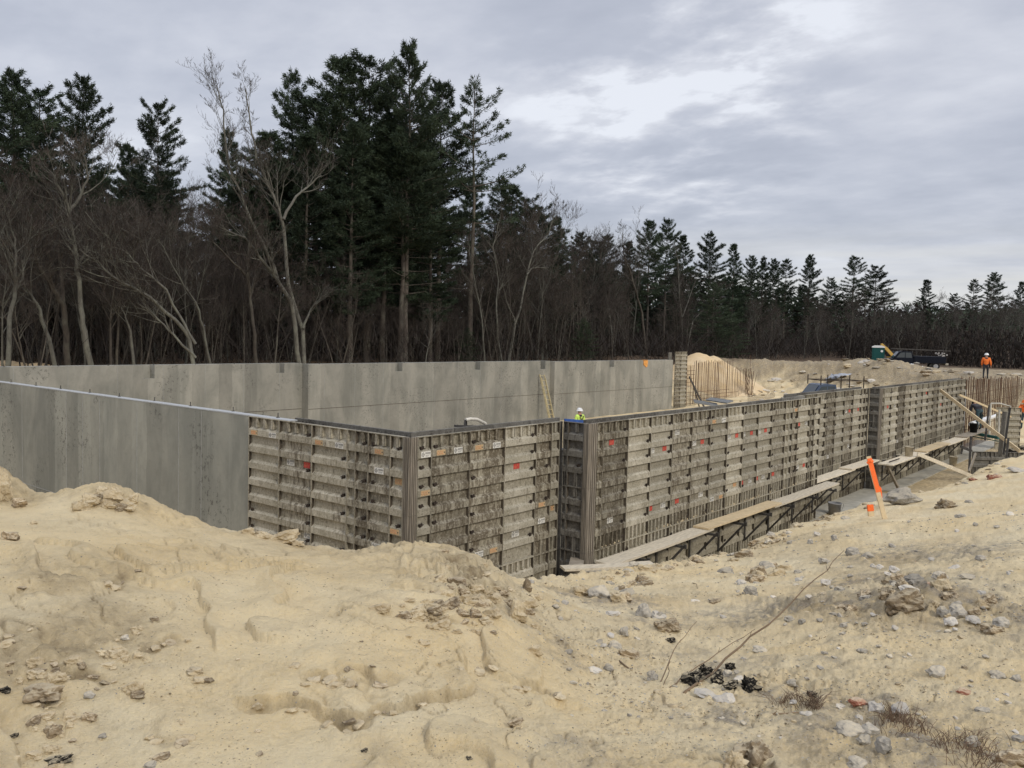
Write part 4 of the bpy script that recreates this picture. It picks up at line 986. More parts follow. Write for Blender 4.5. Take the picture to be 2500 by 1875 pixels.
rebar_mat('bunched corner of crooked rebar right of the sand pile', [((62.6+rr_.uniform(-.5, .5), 21.6+rr_.uniform(-.5, .5), -3.7), (62.6+rr_.uniform(-.5, .5), 21.6+rr_.uniform(-.5, .5), -1.1+rr_.uniform(-.4, .3))) for _ in range(16)]+[((62.7, 21.6, -3.7), (62.7, 21.6, .35))], [((61.9, 21.3, z), (63.2, 21.9, z)) for z in (-1.2, -1.25, -2.6)])
vs = []; 
for k in range(26):
    a = onz(1826+k*2.6, 985-k*.55, -3.3); vs.append(((a[0], a[1], -3.7), (a[0], a[1], -2.75+rr_.uniform(-.12, .12))))
rebar_mat('low row of short rebar stubs behind the middle formwork', vs, [])
vs = []; x = 37.7
while x < 56.5:
    for yy in (-.15, .05):
        vs.append(((x, yy, -3.7), (x+rr_.uniform(-.1, .1), yy+rr_.uniform(-.05, .05), .0-.02*(x-37)+rr_.uniform(-.12, .12))))
    x += .28 if x < 45 else .42
hs = [((37.6, .0, z), (56.5, .0, z+rr_.uniform(-.1, .1))) for z in (-.9, -1.5, -2.1, -2.7)]
rebar_mat('long curtain of rebar continuing past the end of the formwork at right', vs, hs, .014)
# ------------------------------------------------------------------ cluster of forms at the right end
def fpanel(lab, p0, wd, ht, rz, mat, name='form_panel_stack', tilt=0.):
    n = max(1, int(round(wd/.9))); root = empty(name, p0, rz, lab, 'formwork'); root.rotation_euler = (tilt, 0, rz)
    for k in range(n): link('form_panel', panel_mesh(wd/n, ht, 3, 3, mat), root, (k*wd/n, 0, ht))
M_NAVY = simple('dark_form_face', (.022, .026, .034), .5, rnd=0)
a = onz(2392, 1075, -3.0)
p = onY(2376, 1150, -2.0)
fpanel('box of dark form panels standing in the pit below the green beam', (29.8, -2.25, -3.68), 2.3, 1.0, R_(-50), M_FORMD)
fpanel('grey form panels standing upright behind the stooping worker', (41.0, -1.2, -3.66), 1.3, 2.15, R_(-50), M_FORM)
b = MB(); q = onz(2444, 955, -1.8); b.box(0, 2.4, 0, .1, -1.9, .0); b.box(2.41, 2.5, -.03, .13, -1.9, .02)
b.box(-.02, 2.4, -.03, .0, -.05, .0)
tag(b.build('dark_form', M_NAVY, None, (q[0], q[1], q[2]), (0, 0, R_(-52))), 'black form sheet standing under the blue-hatted worker', 'form panel')
gb = onz(2372, 1057, -2.65); ge_ = onz(2438, 1069, -2.65)
b = MB(); b.beam(tuple(gb), tuple(ge_), .10, .13); b.beam(tuple(gb-np.array([0, 0, .16])), tuple(ge_-np.array([0, 0, .16])), .04, .04); tag(b.build('green_beam', simple('green_paint', (.03, .12, .11), .6, rnd=0)), 'dark green beam across the top of the form box at right', 'beam')
wp0 = onz(2372, 1036, -2.2); wp1 = onz(2412, 1022, -2.2)
b = MB(); b.tube([tuple(wp0), tuple(wp1)], .13, 12); b.tube([tuple(wp1), tuple(wp1+(wp1-wp0)*.9)], .10, 12); tag(b.build('white_roll', M_WHITE), 'fat white roll lying beside the stooping worker', 'roll')
def frame_at(pts, r, lab, mat, name='shore_frame', extra=()):
    b = MB()
    for seg in pts: b.tube([tuple(q) for q in seg], r, 6)
    for a_, c_, w_ in extra: b.beam(tuple(a_), tuple(c_), w_, w_*.6)
    return tag(b.build(name, mat), lab, 'frame')
Z1 = -2.0
D2 = 40.
A1 = atd(2419, 985, D2); A2 = atd(2441, 985, D2); A3 = atd(2467, 992, D2)
frame_at([[A1, A2, A3, atd(2463, 1020, D2)], [A1, atd(2415, 1060, D2)], [atd(2440, 1000, D2), atd(2438, 1060, D2)]], .04, 'pale bent pipe rail above the dark legs at right', simple('pale_pipe2', (.5, .48, .42), .6, rnd=0))
D3 = 34.
b = MB(); b.beam(tuple(atd(2455, 1005, D3)), tuple(atd(2443, 1115, D3)), .25, .10, up=(1, -1, 0)); tag(b.build('leaning_post', M_FORMD), 'broad grey post leaning in front of the pale pipe rail', 'post')
for px0, py0, px1, py1, D, lab in [(2415, 990, 2405, 1075, 38, 'dark leg left of the pale pipe rail'), (2466, 995, 2450, 1110, 33, 'dark rod right of the broad leaning post'), (2462, 1070, 2457, 1118, 32, 'short dark rod in front of the rubble at right'), (2371, 1065, 2366, 1150, 30.5, 'rusty stake at the left corner of the form box')]:
    b = MB(); b.beam(tuple(atd(px0, py0, D)), tuple(atd(px1, py1, D)), .07, .07); tag(b.build('steel_rod', M_STEEL), lab, 'rod')
b = MB(); b.beam(tuple(atd(2345, 1090, 31)), tuple(atd(2372, 1101, 31)), .09, .09); b.beam(tuple(atd(2350, 1093, 31)), tuple(atd(2347, 1108, 31)), .05, .05); tag(b.build('steel_waler', M_STEEL), 'dark steel tube left of the form box', 'tube')
b = MB(); b.beam(tuple(atd(2382, 1107, 29)), tuple(atd(2366, 1152, 28.5)), .05, .09); tag(b.build('leaning_board', M_WOODG), 'thin board leaning on the form box', 'board')
for px, py, w_, D, lab, mt in [(2468, 1105, 16, 27, 'dark tarp bundle on the bank under the long brace', M_CHAR), (2490, 1092, 18, 30, 'dark blue tarp bundle at the right edge of the bank', M_NAVY)]:
    pass
# ------------------------------------------------------------------ rocks
def rock_mesh(seed, mat, sub=3, rough=.22, flat=.65):
    bm_ = bmesh.new(); bmesh.ops.create_icosphere(bm_, subdivisions=sub, radius=.5)
    V = np.array([v.co[:] for v in bm_.verts]); rg = np.random.RandomState(seed)
    for k in range(9):   # facets cut off by planes
        n = rg.normal(size=3); n /= np.linalg.norm(n); d = rg.uniform(.27, .42); s = V@n-d; V = np.where(s[:, None] > 0, V-s[:, None]*n*.93, V)
    h = (fbm(V[:, 0]+seed, V[:, 1]+V[:, 2]*.9, 2.6, 4, .55, seed)+fbm(V[:, 2]+seed, V[:, 0]-V[:, 1]*.7, 3.4, 4, .55, seed+5))*.7; nr = V/np.linalg.norm(V, axis=1, keepdims=True); V = V+nr*h[:, None]*rough
    V[:, 2] *= flat
    for v, c in zip(bm_.verts, V): v.co = c
    me = bpy.data.meshes.new('stone'); bm_.to_mesh(me); bm_.free(); me.materials.append(mat); return me
ROCKS = {k: [rock_mesh(i*7+j, mt, 3 if k != 's' else 1) for i in range(5)] for j, (k, mt) in enumerate((('g', M_ROCK), ('p', M_ROCKP), ('d', M_ROCKD), ('c', M_CLOD), ('b', M_BRICK), ('k', M_CHAR)))}
for k in ('d', 'c', 'k'): ROCKS[k] = [rock_mesh(i*13+5, {'d': M_ROCKD, 'c': M_CLOD, 'k': M_CHAR}[k], 4, {'k': .5}.get(k, .34), .75) for i in range(4)]
small = [rock_mesh(200+i, M_ROCK, 2) for i in range(4)]+[rock_mesh(220+i, M_ROCKP, 2) for i in range(2)]; smallc = [rock_mesh(240+i, M_CLOD, 2, .4) for i in range(3)]+[rock_mesh(250+i, M_ROCKD, 2, .4) for i in range(3)]
rk = random.Random(77)
def rock(px, py, wpx, hpx, kind, label, name=None, sink=.40, cat=None, group=None):
    P = hit(px, py+hpx*.25); D = float(np.dot(P-CAM, FW)); wd = wpx*D/F_PX; h = hpx*D/F_PX*1.15
    nm = name or {'g': 'stone', 'p': 'stone', 'd': 'soil_clod', 'c': 'sand_clod', 'b': 'broken_brick', 'k': 'charred_lump'}[kind]
    o = link(nm, rk.choice(ROCKS[kind]), None, (P[0], P[1], P[2]+h*(.5-sink)), (rk.uniform(-.2, .2), rk.uniform(-.2, .2), YAW-math.pi/2+rk.uniform(-.5, .5)), (wd*1.1, wd*.85, max(h, wd*.35)*1.45))
    tag(o, label, cat or {'g': 'rock', 'p': 'rock', 'd': 'clod', 'c': 'clod', 'b': 'brick', 'k': 'charcoal'}[kind], group); return o
z3 = lambda X, Y: (1600+X/2.141, 1100+Y/2.141)
R3 = [(1290, 258, 200, 85, 'g', 'largest boulder, flat and grey, right of the orange stake'), (845, 435, 45, 36, 'p', 'pale stone left of the orange stake near the bank edge'), (810, 478, 36, 34, 'g', 'round grey stone just below the pale one near the bank edge'),
      (702, 482, 32, 26, 'g', 'small round stone left of the round grey stone near the bank'), (935, 455, 36, 32, 'g', 'round stone below the short orange stake'), (1515, 285, 112, 55, 'd', 'brown lump half buried right of the largest boulder'),
      (1595, 340, 52, 36, 'g', 'small grey stone below the brown lump right of the boulder'), (500, 735, 85, 55, 'g', 'bluish flat stone upper left of the long twig'), (745, 635, 48, 28, 'g', 'grey stone near the bank, above the long twig'), (450, 690, 52, 34, 'p', 'pale pinkish stone above the bluish flat stone'),
      (310, 785, 72, 34, 'd', 'dark brown clod left of the long twig'), (210, 785, 58, 28, 'p', 'pale flat stone left of the dark brown clod'), (890, 685, 62, 52, 'p', 'pink-tinged pale stone by the tip of the long twig'), (965, 725, 56, 52, 'g', 'brownish stone right of the pink-tinged one'),
      (1030, 530, 88, 52, 'g', 'grey broken stone above the tip of the long twig'), (885, 575, 60, 40, 'g', 'grey stone in front of the broken stone heap'), (1250, 620, 62, 54, 'p', 'upright pale stone on the rubble heap at right'), (1178, 608, 48, 32, 'p', 'small white stone left of the upright pale one'),
      (1215, 642, 44, 26, 'p', 'flat white stone below the upright pale one'), (1350, 672, 122, 50, 'g', 'wide grey slab on the rubble heap at right'), (1330, 722, 104, 44, 'p', 'pale slab just below the wide grey slab'), (1440, 706, 74, 42, 'b', 'reddish broken stone on the rubble heap'),
      (1500, 668, 50, 50, 'd', 'dark clod at the right end of the rubble heap'), (1290, 800, 200, 120, 'd', 'biggest dirt clod on the right, with gravel stuck in it'), (1500, 842, 66, 60, 'g', 'rounded grey stone right of the biggest dirt clod'), (1545, 892, 74, 44, 'p', 'pale stone below the rounded grey one'),
      (1660, 882, 82, 42, 'p', 'long pale stone right of the rubble heap'), (1705, 742, 48, 36, 'p', 'round whitish stone at the far right of the rubble'), (1640, 662, 104, 30, 'g', 'long thin slab near the right edge'), (1565, 610, 62, 42, 'p', 'pale stone above the long thin slab'), (1700, 562, 66, 34, 'g', 'grey stone near the right edge, above the slab'),
      (1640, 268, 52, 20, 'g', 'small flat grey stone far right above the bank path'), (1765, 928, 112, 62, 'd', 'dark gravelly clod near the right edge'), (985, 912, 40, 36, 'g', 'small blue-grey stone in the hollow right of the twig'), (885, 1055, 36, 22, 'g', 'tiny grey stone in the open sand right of the twig'), (1085, 1050, 66, 32, 'g', 'flat brownish grey stone in the open sand'),
      (545, 1040, 92, 38, 'g', 'flat blue-grey stone left of the long twig'), (1475, 1160, 112, 78, 'g', 'angular grey stone with sand on its top, right foreground'), (1785, 1172, 92, 48, 'g', 'smooth grey stone at the right foreground edge'), (1890, 1192, 64, 44, 'g', 'dark blue stone at the very right edge'),
      (715, 1212, 56, 36, 'g', 'grey stone right of the charred heap'), (820, 1268, 46, 36, 'k', 'small black lump right of the grey stone'), (1065, 1308, 96, 62, 'b', 'red broken brick beside the white stones'), (1155, 1338, 88, 80, 'p', 'whitish block just right of the red brick'), (1280, 1348, 98, 66, 'p', 'rounded white stone two stones right of the red brick'),
      (975, 1335, 66, 30, 'p', 'flat pale stone left of the red brick'), (790, 1372, 62, 40, 'p', 'pale cube-like stone left of the dead grass'), (1610, 1256, 72, 30, 'b', 'flat reddish stone in open sand at right'), (1710, 1352, 72, 34, 'g', 'small pale grey stone right of the dead grass'), (1000, 1452, 152, 58, 'g', 'long grey slab below the white block'),
      (1120, 1450, 112, 66, 'g', 'grey block right of the long grey slab'), (1095, 1512, 86, 60, 'g', 'speckled stone below the grey block'), (1190, 1536, 102, 82, 'g', 'large speckled grey stone lowest in its cluster'), (1055, 1636, 122, 60, 'g', 'blue-grey stone at the bottom edge'), (1865, 1612, 150, 92, 'd', 'dark brown block in the lower right corner'),
      (1660, 1522, 92, 58, 'g', 'pale stone among the dead grass at lower right'), (1900, 1500, 66, 42, 'g', 'grey stone at the right edge above the dark block'), (500, 1600, 190, 160, 'd', 'big brown clod at the bottom edge, centre right'), (410, 1625, 120, 120, 'c', 'tan clod left of the big brown one at the bottom edge'), (768, 890, 42, 38, 'g', 'small grey stone below the middle of the twig'), (700, 880, 62, 34, 'g', 'grey gravelly stone left of the small one by the twig'),
      (22, 862, 54, 40, 'g', 'grey stone at the left end of the rubble row'), (60, 905, 120, 66, 'd', 'gravelly dark clod in the middle of the sand'), (85, 992, 40, 28, 'k', 'small black chip left of the forked twig'), (378, 1168, 62, 44, 'g', 'grey stone set in the charred heap'), (436, 1190, 52, 42, 'p', 'pale stone set in the charred heap'), (265, 1266, 132, 42, 'p', 'pale slab in front of the charred heap'), (362, 1292, 104, 78, 'p', 'pale block in front of the charred heap'),
      (1750, 140, 44, 36, 'b', 'dark red rock on the far right bank'), (620, 455, 44, 24, 'd', 'brown clod at the bank edge near the planks')]
for X, Y, w_, h_, kd, lab in R3: rock(*z3(X, Y), w_/2.141, h_/2.141, kd, lab, sink=.18 if w_ > 180 else .38)
z2 = lambda X, Y: (800+X/2.458, 1300+Y/2.458)
R2 = [(1717, 678, 92, 60, 'g', 'speckled grey block in the sand left of centre foreground'), (1815, 735, 122, 64, 'd', 'brown clod right of the speckled block'), (1780, 590, 62, 60, 'g', 'grey stone above the speckled block'), (1425, 420, 46, 34, 'p', 'pale stone on the slope below the corner'), (1225, 290, 36, 26, 'p', 'white stone at the foot of the clod mound'),
      (1640, 350, 150, 90, 'g', 'gravelly grey heap below the crossed boards'), (1530, 340, 110, 70, 'c', 'sandy clod left of the gravelly grey heap'), (1770, 385, 110, 60, 'd', 'dark clod right of the gravelly grey heap'), (1890, 470, 92, 104, 'g', 'tall grey stone below the walkway'), (1982, 495, 92, 50, 'p', 'pale stone beside the tall grey one'), (2045, 556, 144, 62, 'd', 'dark matted clod under the pale stone'), (1708, 482, 92, 38, 'p', 'whitish rubble left of the tall grey stone'),
      (1608, 824, 82, 26, 'p', 'bright white sliver of stone by the roots'), (1682, 808, 60, 46, 'g', 'square grey stone beside the white sliver'), (1945, 860, 74, 70, 'g', 'rounded grey-blue stone below the forked twig'), (1245, 712, 84, 72, 'c', 'ochre clod at the foot of the mound'), (1450, 718, 62, 40, 'g', 'grey stone right of the ochre clod'), (2063, 645, 42, 30, 'k', 'black chip above the forked twig'), (1130, 1130, 84, 38, 'd', 'flat grey-brown clod in the lower middle'),
      (220, 1305, 34, 32, 'k', 'dark pebble in the lower left sand'), (845, 1352, 42, 24, 'k', 'dark pebble near the bottom middle'), (1130, 470, 130, 150, 'c', 'big angular ochre clod on the side of the mound'), (1090, 420, 90, 70, 'd', 'dark clod above the big angular ochre one'), (1110, 215, 150, 70, 'c', 'flat-topped clod crowning the middle mound'), (740, 420, 110, 80, 'd', 'dark clod left on the side of the mound'), (800, 350, 90, 44, 'd', 'brown clod under the crust of the mound'), (880, 480, 90, 60, 'd', 'matted clod in the middle of the mound'), (520, 480, 70, 44, 'c', 'clod at the left tip of the mound'), (1215, 480, 60, 44, 'd', 'brown clod right of the angular ochre one'), (1240, 560, 70, 40, 'c', 'low clod on the right foot of the mound'), (1190, 320, 60, 90, 'd', 'dark clod on the right shoulder of the mound'), (960, 540, 70, 40, 'c', 'small clod low on the mound')]
for X, Y, w_, h_, kd, lab in R2: rock(*z2(X, Y), w_/2.458, h_/2.458, kd, lab)
zl = lambda X, Y: (X/2.288, 1150+Y/2.288)
RL = [(628, 165, 112, 110, 'c', 'blocky layered sand clod standing on the left crest', .15), (700, 200, 110, 60, 'c', 'crumbled clod right of the blocky one on the left crest', .2), (500, 165, 110, 66, 'c', 'crumbled clod left of the blocky one on the crest', .25), (20, 110, 90, 170, 'c', 'tall clod at the left edge of the crest', .2), (100, 180, 90, 50, 'd', 'low clod right of the tall one at the left edge', .3),
      (1400, 285, 150, 100, 'c', 'pale peaked clod on the crest in front of the forms', .1), (1500, 300, 170, 110, 'c', 'ragged tan clod behind the pale peaked one', .1), (1590, 370, 150, 70, 'c', 'sloping clod running down right of the ragged one', .25), (865, 828, 46, 24, 'd', 'small brown pebble in the left sand', .3), (700, 932, 50, 32, 'g', 'small bluish stone in the left sand', .3), (185, 290, 40, 24, 'c', 'small clod high on the left slope', .3), (60, 370, 110, 50, 'd', 'grey-brown clod at the left edge', .3),
      (750, 1210, 100, 66, 'c', 'rounded clod left of the pebble fan', .3), (1650, 400, 90, 30, 'c', 'flat clod at the foot of the sloping one', .3), (240, 1230, 200, 110, 'd', 'overhanging brown clod at the far left foreground', .35), (500, 1250, 70, 50, 'g', 'grey lump right of the overhanging clod', .3), (500, 1370, 80, 60, 'd', 'grey-brown clod in the lower left', .3), (300, 1450, 90, 90, 'd', 'gravelly dark clod in the lower left corner area', .3), (330, 1600, 120, 60, 'k', 'black root mass at the lower left', .5), (840, 1640, 76, 44, 'g', 'blue-grey stone at the bottom left edge', .3), (575, 1480, 50, 26, 'g', 'purple-grey stone in the lower left', .3), (75, 1480, 50, 30, 'k', 'black chip near the left edge', .3), (900, 1590, 90, 50, 'd', 'ochre clod near the bottom left', .4), (30, 1225, 60, 40, 'k', 'black root end at the left edge', .4)]
for X, Y, w_, h_, kd, lab, sk in RL: rock(*zl(X, Y), w_/2.288, h_/2.288, kd, lab, sink=sk)
# clusters of crumbled clods on the mounds
rc = random.Random(21)
for cx_, cy_, wx_, wy_, n_, where in [(1120, 1465, 150, 80, 60, 'the side of the middle mound'), (1020, 1495, 60, 30, 12, 'the left tip of the middle mound'), (255, 1215, 60, 22, 12, 'the left crest'), (640, 1285, 60, 26, 12, 'the peaked crest in front of the forms'), (120, 1640, 90, 60, 14, 'the lower left slope'), (330, 1590, 90, 60, 12, 'the lower left hollow'), (100, 1790, 90, 60, 14, 'the lower left corner'), (2190, 1450, 130, 60, 26, 'the rubble heap on the right'), (2380, 1480, 90, 40, 12, 'the right edge rubble'), (1520, 1440, 70, 40, 12, 'the slope below the crossed boards'), (1850, 1400, 120, 40, 12, 'the slope right of the walkway')]:
    for k in range(n_):
        big = rc.uniform(14, 46)
        rock(cx_+rc.gauss(0, wx_*.5), cy_+rc.gauss(0, wy_*.5), big, big*rc.uniform(.45, .8), rc.choice('cccd' if cx_ < 1300 else 'cddg'), 'crumbled clod among others on '+where, sink=.45, group='crumbled clods on '+where)
for i in range(2, len(crestR)-2):     # broken lip of the bank above the trench
    for k in range(9 if i < 11 else 4):
        t = rc.random(); q = crestR[i]*(1-t)+crestR[i+1]*t; x_, y_ = q[0]+rc.gauss(0, .12), q[1]-abs(rc.gauss(0, .30))-.02; z_ = float(H(x_, y_)); s_ = rc.uniform(.07, .24)
        kd = rc.choice('cccdg'); o = link({'g': 'stone'}.get(kd, 'sand_clod'), rc.choice(ROCKS[kd]), None, (x_, y_, z_), (rc.uniform(-.3, .3), rc.uniform(-.3, .3), rc.uniform(0, 6)), (s_, s_*.8, s_*.75))
        tag(o, 'crumbled lump along the broken lip of the trench bank', 'clod' if kd != 'g' else 'rock', 'lumps along the lip of the trench bank')
for la, lr, amp in LEDGES:            # crumbs of broken crust lying under every lip
    for k in range(max(5, int((la[-1]-la[0])*lr.mean()*14))):
        a_ = rc.uniform(la[0], la[-1]); r_q = float(np.interp(a_, la, lr))+float(fbm(np.array([CAM[0]+math.cos(a_)*np.interp(a_, la, lr)]), np.array([CAM[1]+math.sin(a_)*np.interp(a_, la, lr)]), 3.5, 3, .55, 120)[0])*.12-abs(rc.gauss(0, .035))
        x_, y_ = CAM[0]+math.cos(a_)*r_q, CAM[1]+math.sin(a_)*r_q; s_ = rc.uniform(.02, .065); z_ = float(H(x_, y_))
        o = link('small_clod', rc.choice(smallc[:4]), None, (x_, y_, z_+s_*.1), (rc.uniform(-.4, .4), rc.uniform(-.4, .4), rc.uniform(0, 6)), (s_*1.2, s_, s_*.8)); tag(o, 'crumb of broken sand crust lying under a crust lip', 'clod', 'crumbs under the crust lips')
# charred heap
for X, Y, w_, h_, lab in [(195, 1190, 110, 80, 'leftmost of the black charred lumps at the twig base'), (260, 1160, 90, 60, 'upper black charred lump behind the twig'), (320, 1190, 70, 70, 'black charred lump under the twig'), (488, 1240, 100, 90, 'rightmost black charred lump'), (392, 1128, 46, 44, 'small upright black shard above the charred heap'), (395, 1225, 70, 40, 'low charred lump in front of the grey stones')]:
    rock(*z3(X, Y), w_/2.141, h_/2.141, 'k', lab, 'charred_lump', .25)
for px, py, w_, h_, kd, lab in [(2468, 1107, 34, 20, 'k', 'dark bundle on the bank under the foot of the long brace'), (2492, 1094, 40, 14, 'k', 'dark bundle at the right edge of the bank'), (2432, 1163, 24, 12, 'b', 'red-brown rock pair on the right bank'), (2485, 1148, 44, 12, 'p', 'pale log-like slab at the right edge'), (2375, 1170, 26, 10, 'b', 'rusty curved scrap at the end of the trench')]:
    rock(px, py, w_, h_, kd, lab)
# small stones scattered (individually placed, alike) then gravel as stuff
def cast(pxs, pys):
    """many view rays to the ground, by fixed-point steps on its height"""
    D = FW[None]+RT[None]*((pxs-1250)/F_PX)[:, None]-UP[None]*((pys-937.5)/F_PX)[:, None]
    z = np.full(len(pxs), -.2)
    for _ in range(6):
        t = (z-CAM[2])/D[:, 2]; P = CAM[None]+D*t[:, None]; z = z*.4+H(P[:, 0], P[:, 1])*.6
    P[:, 2] = H(P[:, 0], P[:, 1]); return P, (t > 2) & (t < 30), t
rg = np.random.RandomState(4)
def spot(P):
    d = np.array(P)-CAM; z = d@FW; px = 1250+F_PX*(d@RT)/z; py = 937.5-F_PX*(d@UP)/z
    if px < 700: a = 'left'
    elif px < 1300: a = 'middle'
    elif px < 1650: a = 'around the twigs'
    elif px < 2050: a = 'right of the twigs'
    else: a = 'at the right'
    return ('in the foreground ' if py > 1650 else ('halfway up the bank ' if py > 1420 else 'high on the bank '))+a
n_ = 150; pxs = rg.uniform(1350, 2490, n_); pys = 1210+rg.beta(1.2, 1.4, n_)*640; ok = pys > 1400-(pxs-1290)*.27+20; pxs, pys = pxs[ok], pys[ok]
Pp, okk, tt = cast(pxs, pys)
for P, D, g in zip(Pp, tt, okk):
    if not g or D > 13: continue
    s_ = rk.uniform(9, 24)*D/F_PX
    o = link('small_stone', rk.choice(small), None, (P[0], P[1], P[2]+s_*.12), (rk.uniform(-.4, .4), rk.uniform(-.4, .4), rk.uniform(0, 6)), (s_, s_*rk.uniform(.6, 1), s_*rk.uniform(.6, 1.0)))
    tag(o, 'small grey or whitish stone lying '+spot(P), 'rock', 'small stones '+spot(P))
n_ = 90; pxs = rg.uniform(0, 2490, n_); pys = 1250+rg.beta(1.5, 1.1, n_)*615; Pp, okk, tt = cast(pxs, pys)
for P, D, g in zip(Pp, tt, okk):
    if not g or D > 9: continue
    s_ = rk.uniform(8, 26)*D/F_PX
    o = link('small_clod', rk.choice(smallc), None, (P[0], P[1], P[2]+s_*.05), (rk.uniform(-.4, .4), rk.uniform(-.4, .4), rk.uniform(0, 6)), (s_, s_*rk.uniform(.6, 1), s_*rk.uniform(.5, .9)))
    tag(o, 'small crumbly sand clod lying '+spot(P), 'clod', 'small clods '+spot(P))
def gravel(name, n, xr, yr, sz, mats, ycond=None, seed=1):
    rg = np.random.RandomState(seed); pxs = rg.uniform(*xr, n); pys = rg.uniform(*yr, n)
    Pp, okk, tt = cast(pxs, pys); keep = okk & (tt < 14)
    # clumpy distribution
    keep &= (fbm(Pp[:, 0], Pp[:, 1], 1.6, 3, .6, 7)+rg.uniform(-.25, .25, n)) > .0
    Pp, tt = Pp[keep], tt[keep]; N_ = len(Pp)
    base = np.array([(1, 0, 0), (0, 1, 0), (-1, 0, 0), (0, -1, 0), (0, 0, .8), (0, 0, -.5)], float)
    tri = np.array([(0, 1, 4), (1, 2, 4), (2, 3, 4), (3, 0, 4), (1, 0, 5), (2, 1, 5), (3, 2, 5), (0, 3, 5)])
    s_ = (rg.uniform(*sz, N_)*tt/F_PX/2)[:, None, None]; jit = rg.uniform(.6, 1.3, (N_, 6, 3)); a = rg.uniform(0, 6.28, N_)
    V = base[None]*jit; c, s = np.cos(a)[:, None], np.sin(a)[:, None]; V = np.stack([V[..., 0]*c-V[..., 1]*s, V[..., 0]*s+V[..., 1]*c, V[..., 2]*.8], -1)*s_+Pp[:, None]
    T = (tri[None]+np.arange(N_)[:, None, None]*6).reshape(-1, 3); me = np_mesh(name, V.reshape(-1, 3), T, mats, False)
    me.polygons.foreach_set('material_index', np.repeat(rg.randint(0, len(mats), N_), 8).astype(np.int32)); o = link(name, me); return o
tag(gravel('gravel', 11000, (1250, 2500), (1180, 1874), (2, 8), [M_ROCK, M_ROCKP, M_CLOD, M_ROCKD, M_CLOD], seed=2), 'loose gravel and crumbs strewn over the sand on the right', 'gravel', kind='stuff')
tag(gravel('soil_crumbs', 9000, (0, 1700), (1190, 1874), (2, 7), [M_CLOD, M_CLOD, M_ROCKD], seed=3), 'loose soil crumbs on the sand on the left', 'soil', kind='stuff')
# ------------------------------------------------------------------ stakes and twigs
def stake():
    B = hit(2160, 1266); dB = float(np.dot(B-CAM, FW)); T_ = atd(2120, 1114, dB+.15)
    root = empty('survey_stake', tuple(B), 0, 'tall leaning wooden stake with bright orange paint and ribbon on its upper half', 'stake')
    v = Vector(T_-B); b = MB(); b.beam(-v*.1, v, .075, .035, up=(-.8, -.6, 0)); b.build('stake', M_WOODY, root)
    n = Vector((-.78, -.62, .05)); r = v.normalized().cross(n).normalized()
    b = MB(); b.beam(v*.42+r*.004, v*.965+r*.004, .079, .040, up=(-.8, -.6, 0)); b.build('orange_paint', M_ORANGE, root)
    b = MB(); b.tube([tuple(v*.90-r*.05), tuple(v*.92-n*.0+r*.0+n*.03), tuple(v*.91+r*.05)], .022, 8); b.tube([tuple(v*.44+r*.03), tuple(v*.50+r*.055), tuple(v*.47+r*.06), tuple(v*.36+r*.045), tuple(v*.30+r*.035)], [.012, .02, .016, .014, .006], 5); b.build('ribbon', M_ORANGE, root)
stake()
B = hit(*z3(1128, 342)); D_ = float(np.dot(B-CAM, FW)); T_ = atd(*z3(1122, 284), D_)
root = empty('survey_stake', tuple(B), 0, 'short stubby stake with an orange top left of the tall one', 'stake'); v = Vector(T_-B)
b = MB(); b.beam(-v*.3, v, .10, .05, up=(-.8, -.6, 0)); b.build('stake', M_WOODY, root); b = MB(); b.beam(v*.45, v*1.01, .104, .054, up=(-.8, -.6, 0)); b.build('orange_paint', M_ORANGE, root)
M_TW = simple('dry_twig', (.20, .14, .085), .8, rnd=.15)
def twig(pts, r0, r1, lab, lift=None, forks=()):
    root = empty('dead_twig', (0, 0, 0), 0, lab, 'twig'); P = []
    A_ = hit(*pts[0]); DA = float(np.dot(A_-CAM, FW))
    DE = lift if lift else float(np.dot(hit(*pts[-1])-CAM, FW))
    for i, (x, y) in enumerate(pts):
        t = i/(len(pts)-1); P.append(tuple(atd(x, y, DA*(1-t)+DE*t)))
    P2 = [P[0]]
    for i in range(len(P)-1):
        a, c = Vector(P[i]), Vector(P[i+1])
        for k in (1, 2, 3): P2.append(tuple(a.lerp(c, k/3)+Vector((rk.uniform(-1, 1), rk.uniform(-1, 1), rk.uniform(-1, 1)))*(a-c).length*.022))
    n = len(P2); b = MB(); b.tube(P2, [r0+(r1-r0)*k/(n-1) for k in range(n)], 6); b.build('stem', M_TW, root, smooth=True)
    for k in range(3, n-1, 3):
        a = Vector(P2[k]); d = (Vector(P2[k+1])-a); b = MB(); q = a+d*.25+Vector((rk.uniform(-.02, .02), rk.uniform(-.02, .02), .02)); b.tube([tuple(a), tuple(q)], [r1*1.6, r1*.5], 4); b.build('spur', M_TW, root)
twig([z3(150, 1268), z3(300, 1165), z3(500, 975), z3(720, 790), z3(900, 620), z3(985, 520)], .0085, .0022, 'longest twig, slanting from the charred heap up to the right', lift=6.6)
twig([z3(75, 1240), z3(170, 1170), z3(330, 1050), z3(520, 935)], .0045, .0015, 'thin twig left of the longest one', lift=5.6)
twig([z3(10, 1250), z3(60, 1130), z3(120, 1010), z3(212, 888)], .004, .0015, 'upright forked twig left of the charred heap', lift=5.4)
twig([z3(40, 1240), z3(70, 1150), z3(75, 1090)], .003, .0012, 'short upright twig beside the forked one', lift=5.1)
twig([z2(1420, 845), z2(1500, 760), z2(1590, 680)], .004, .002, 'short slanting stick left of the speckled block', lift=6.3)
twig([z2(1600, 885), z2(1740, 865), z2(1880, 845)], .006, .003, 'root lying flat in the sand below the speckled block')
twig([z2(1750, 770), z2(1820, 825), z2(1900, 885)], .006, .003, 'dark root crossing the flat one')
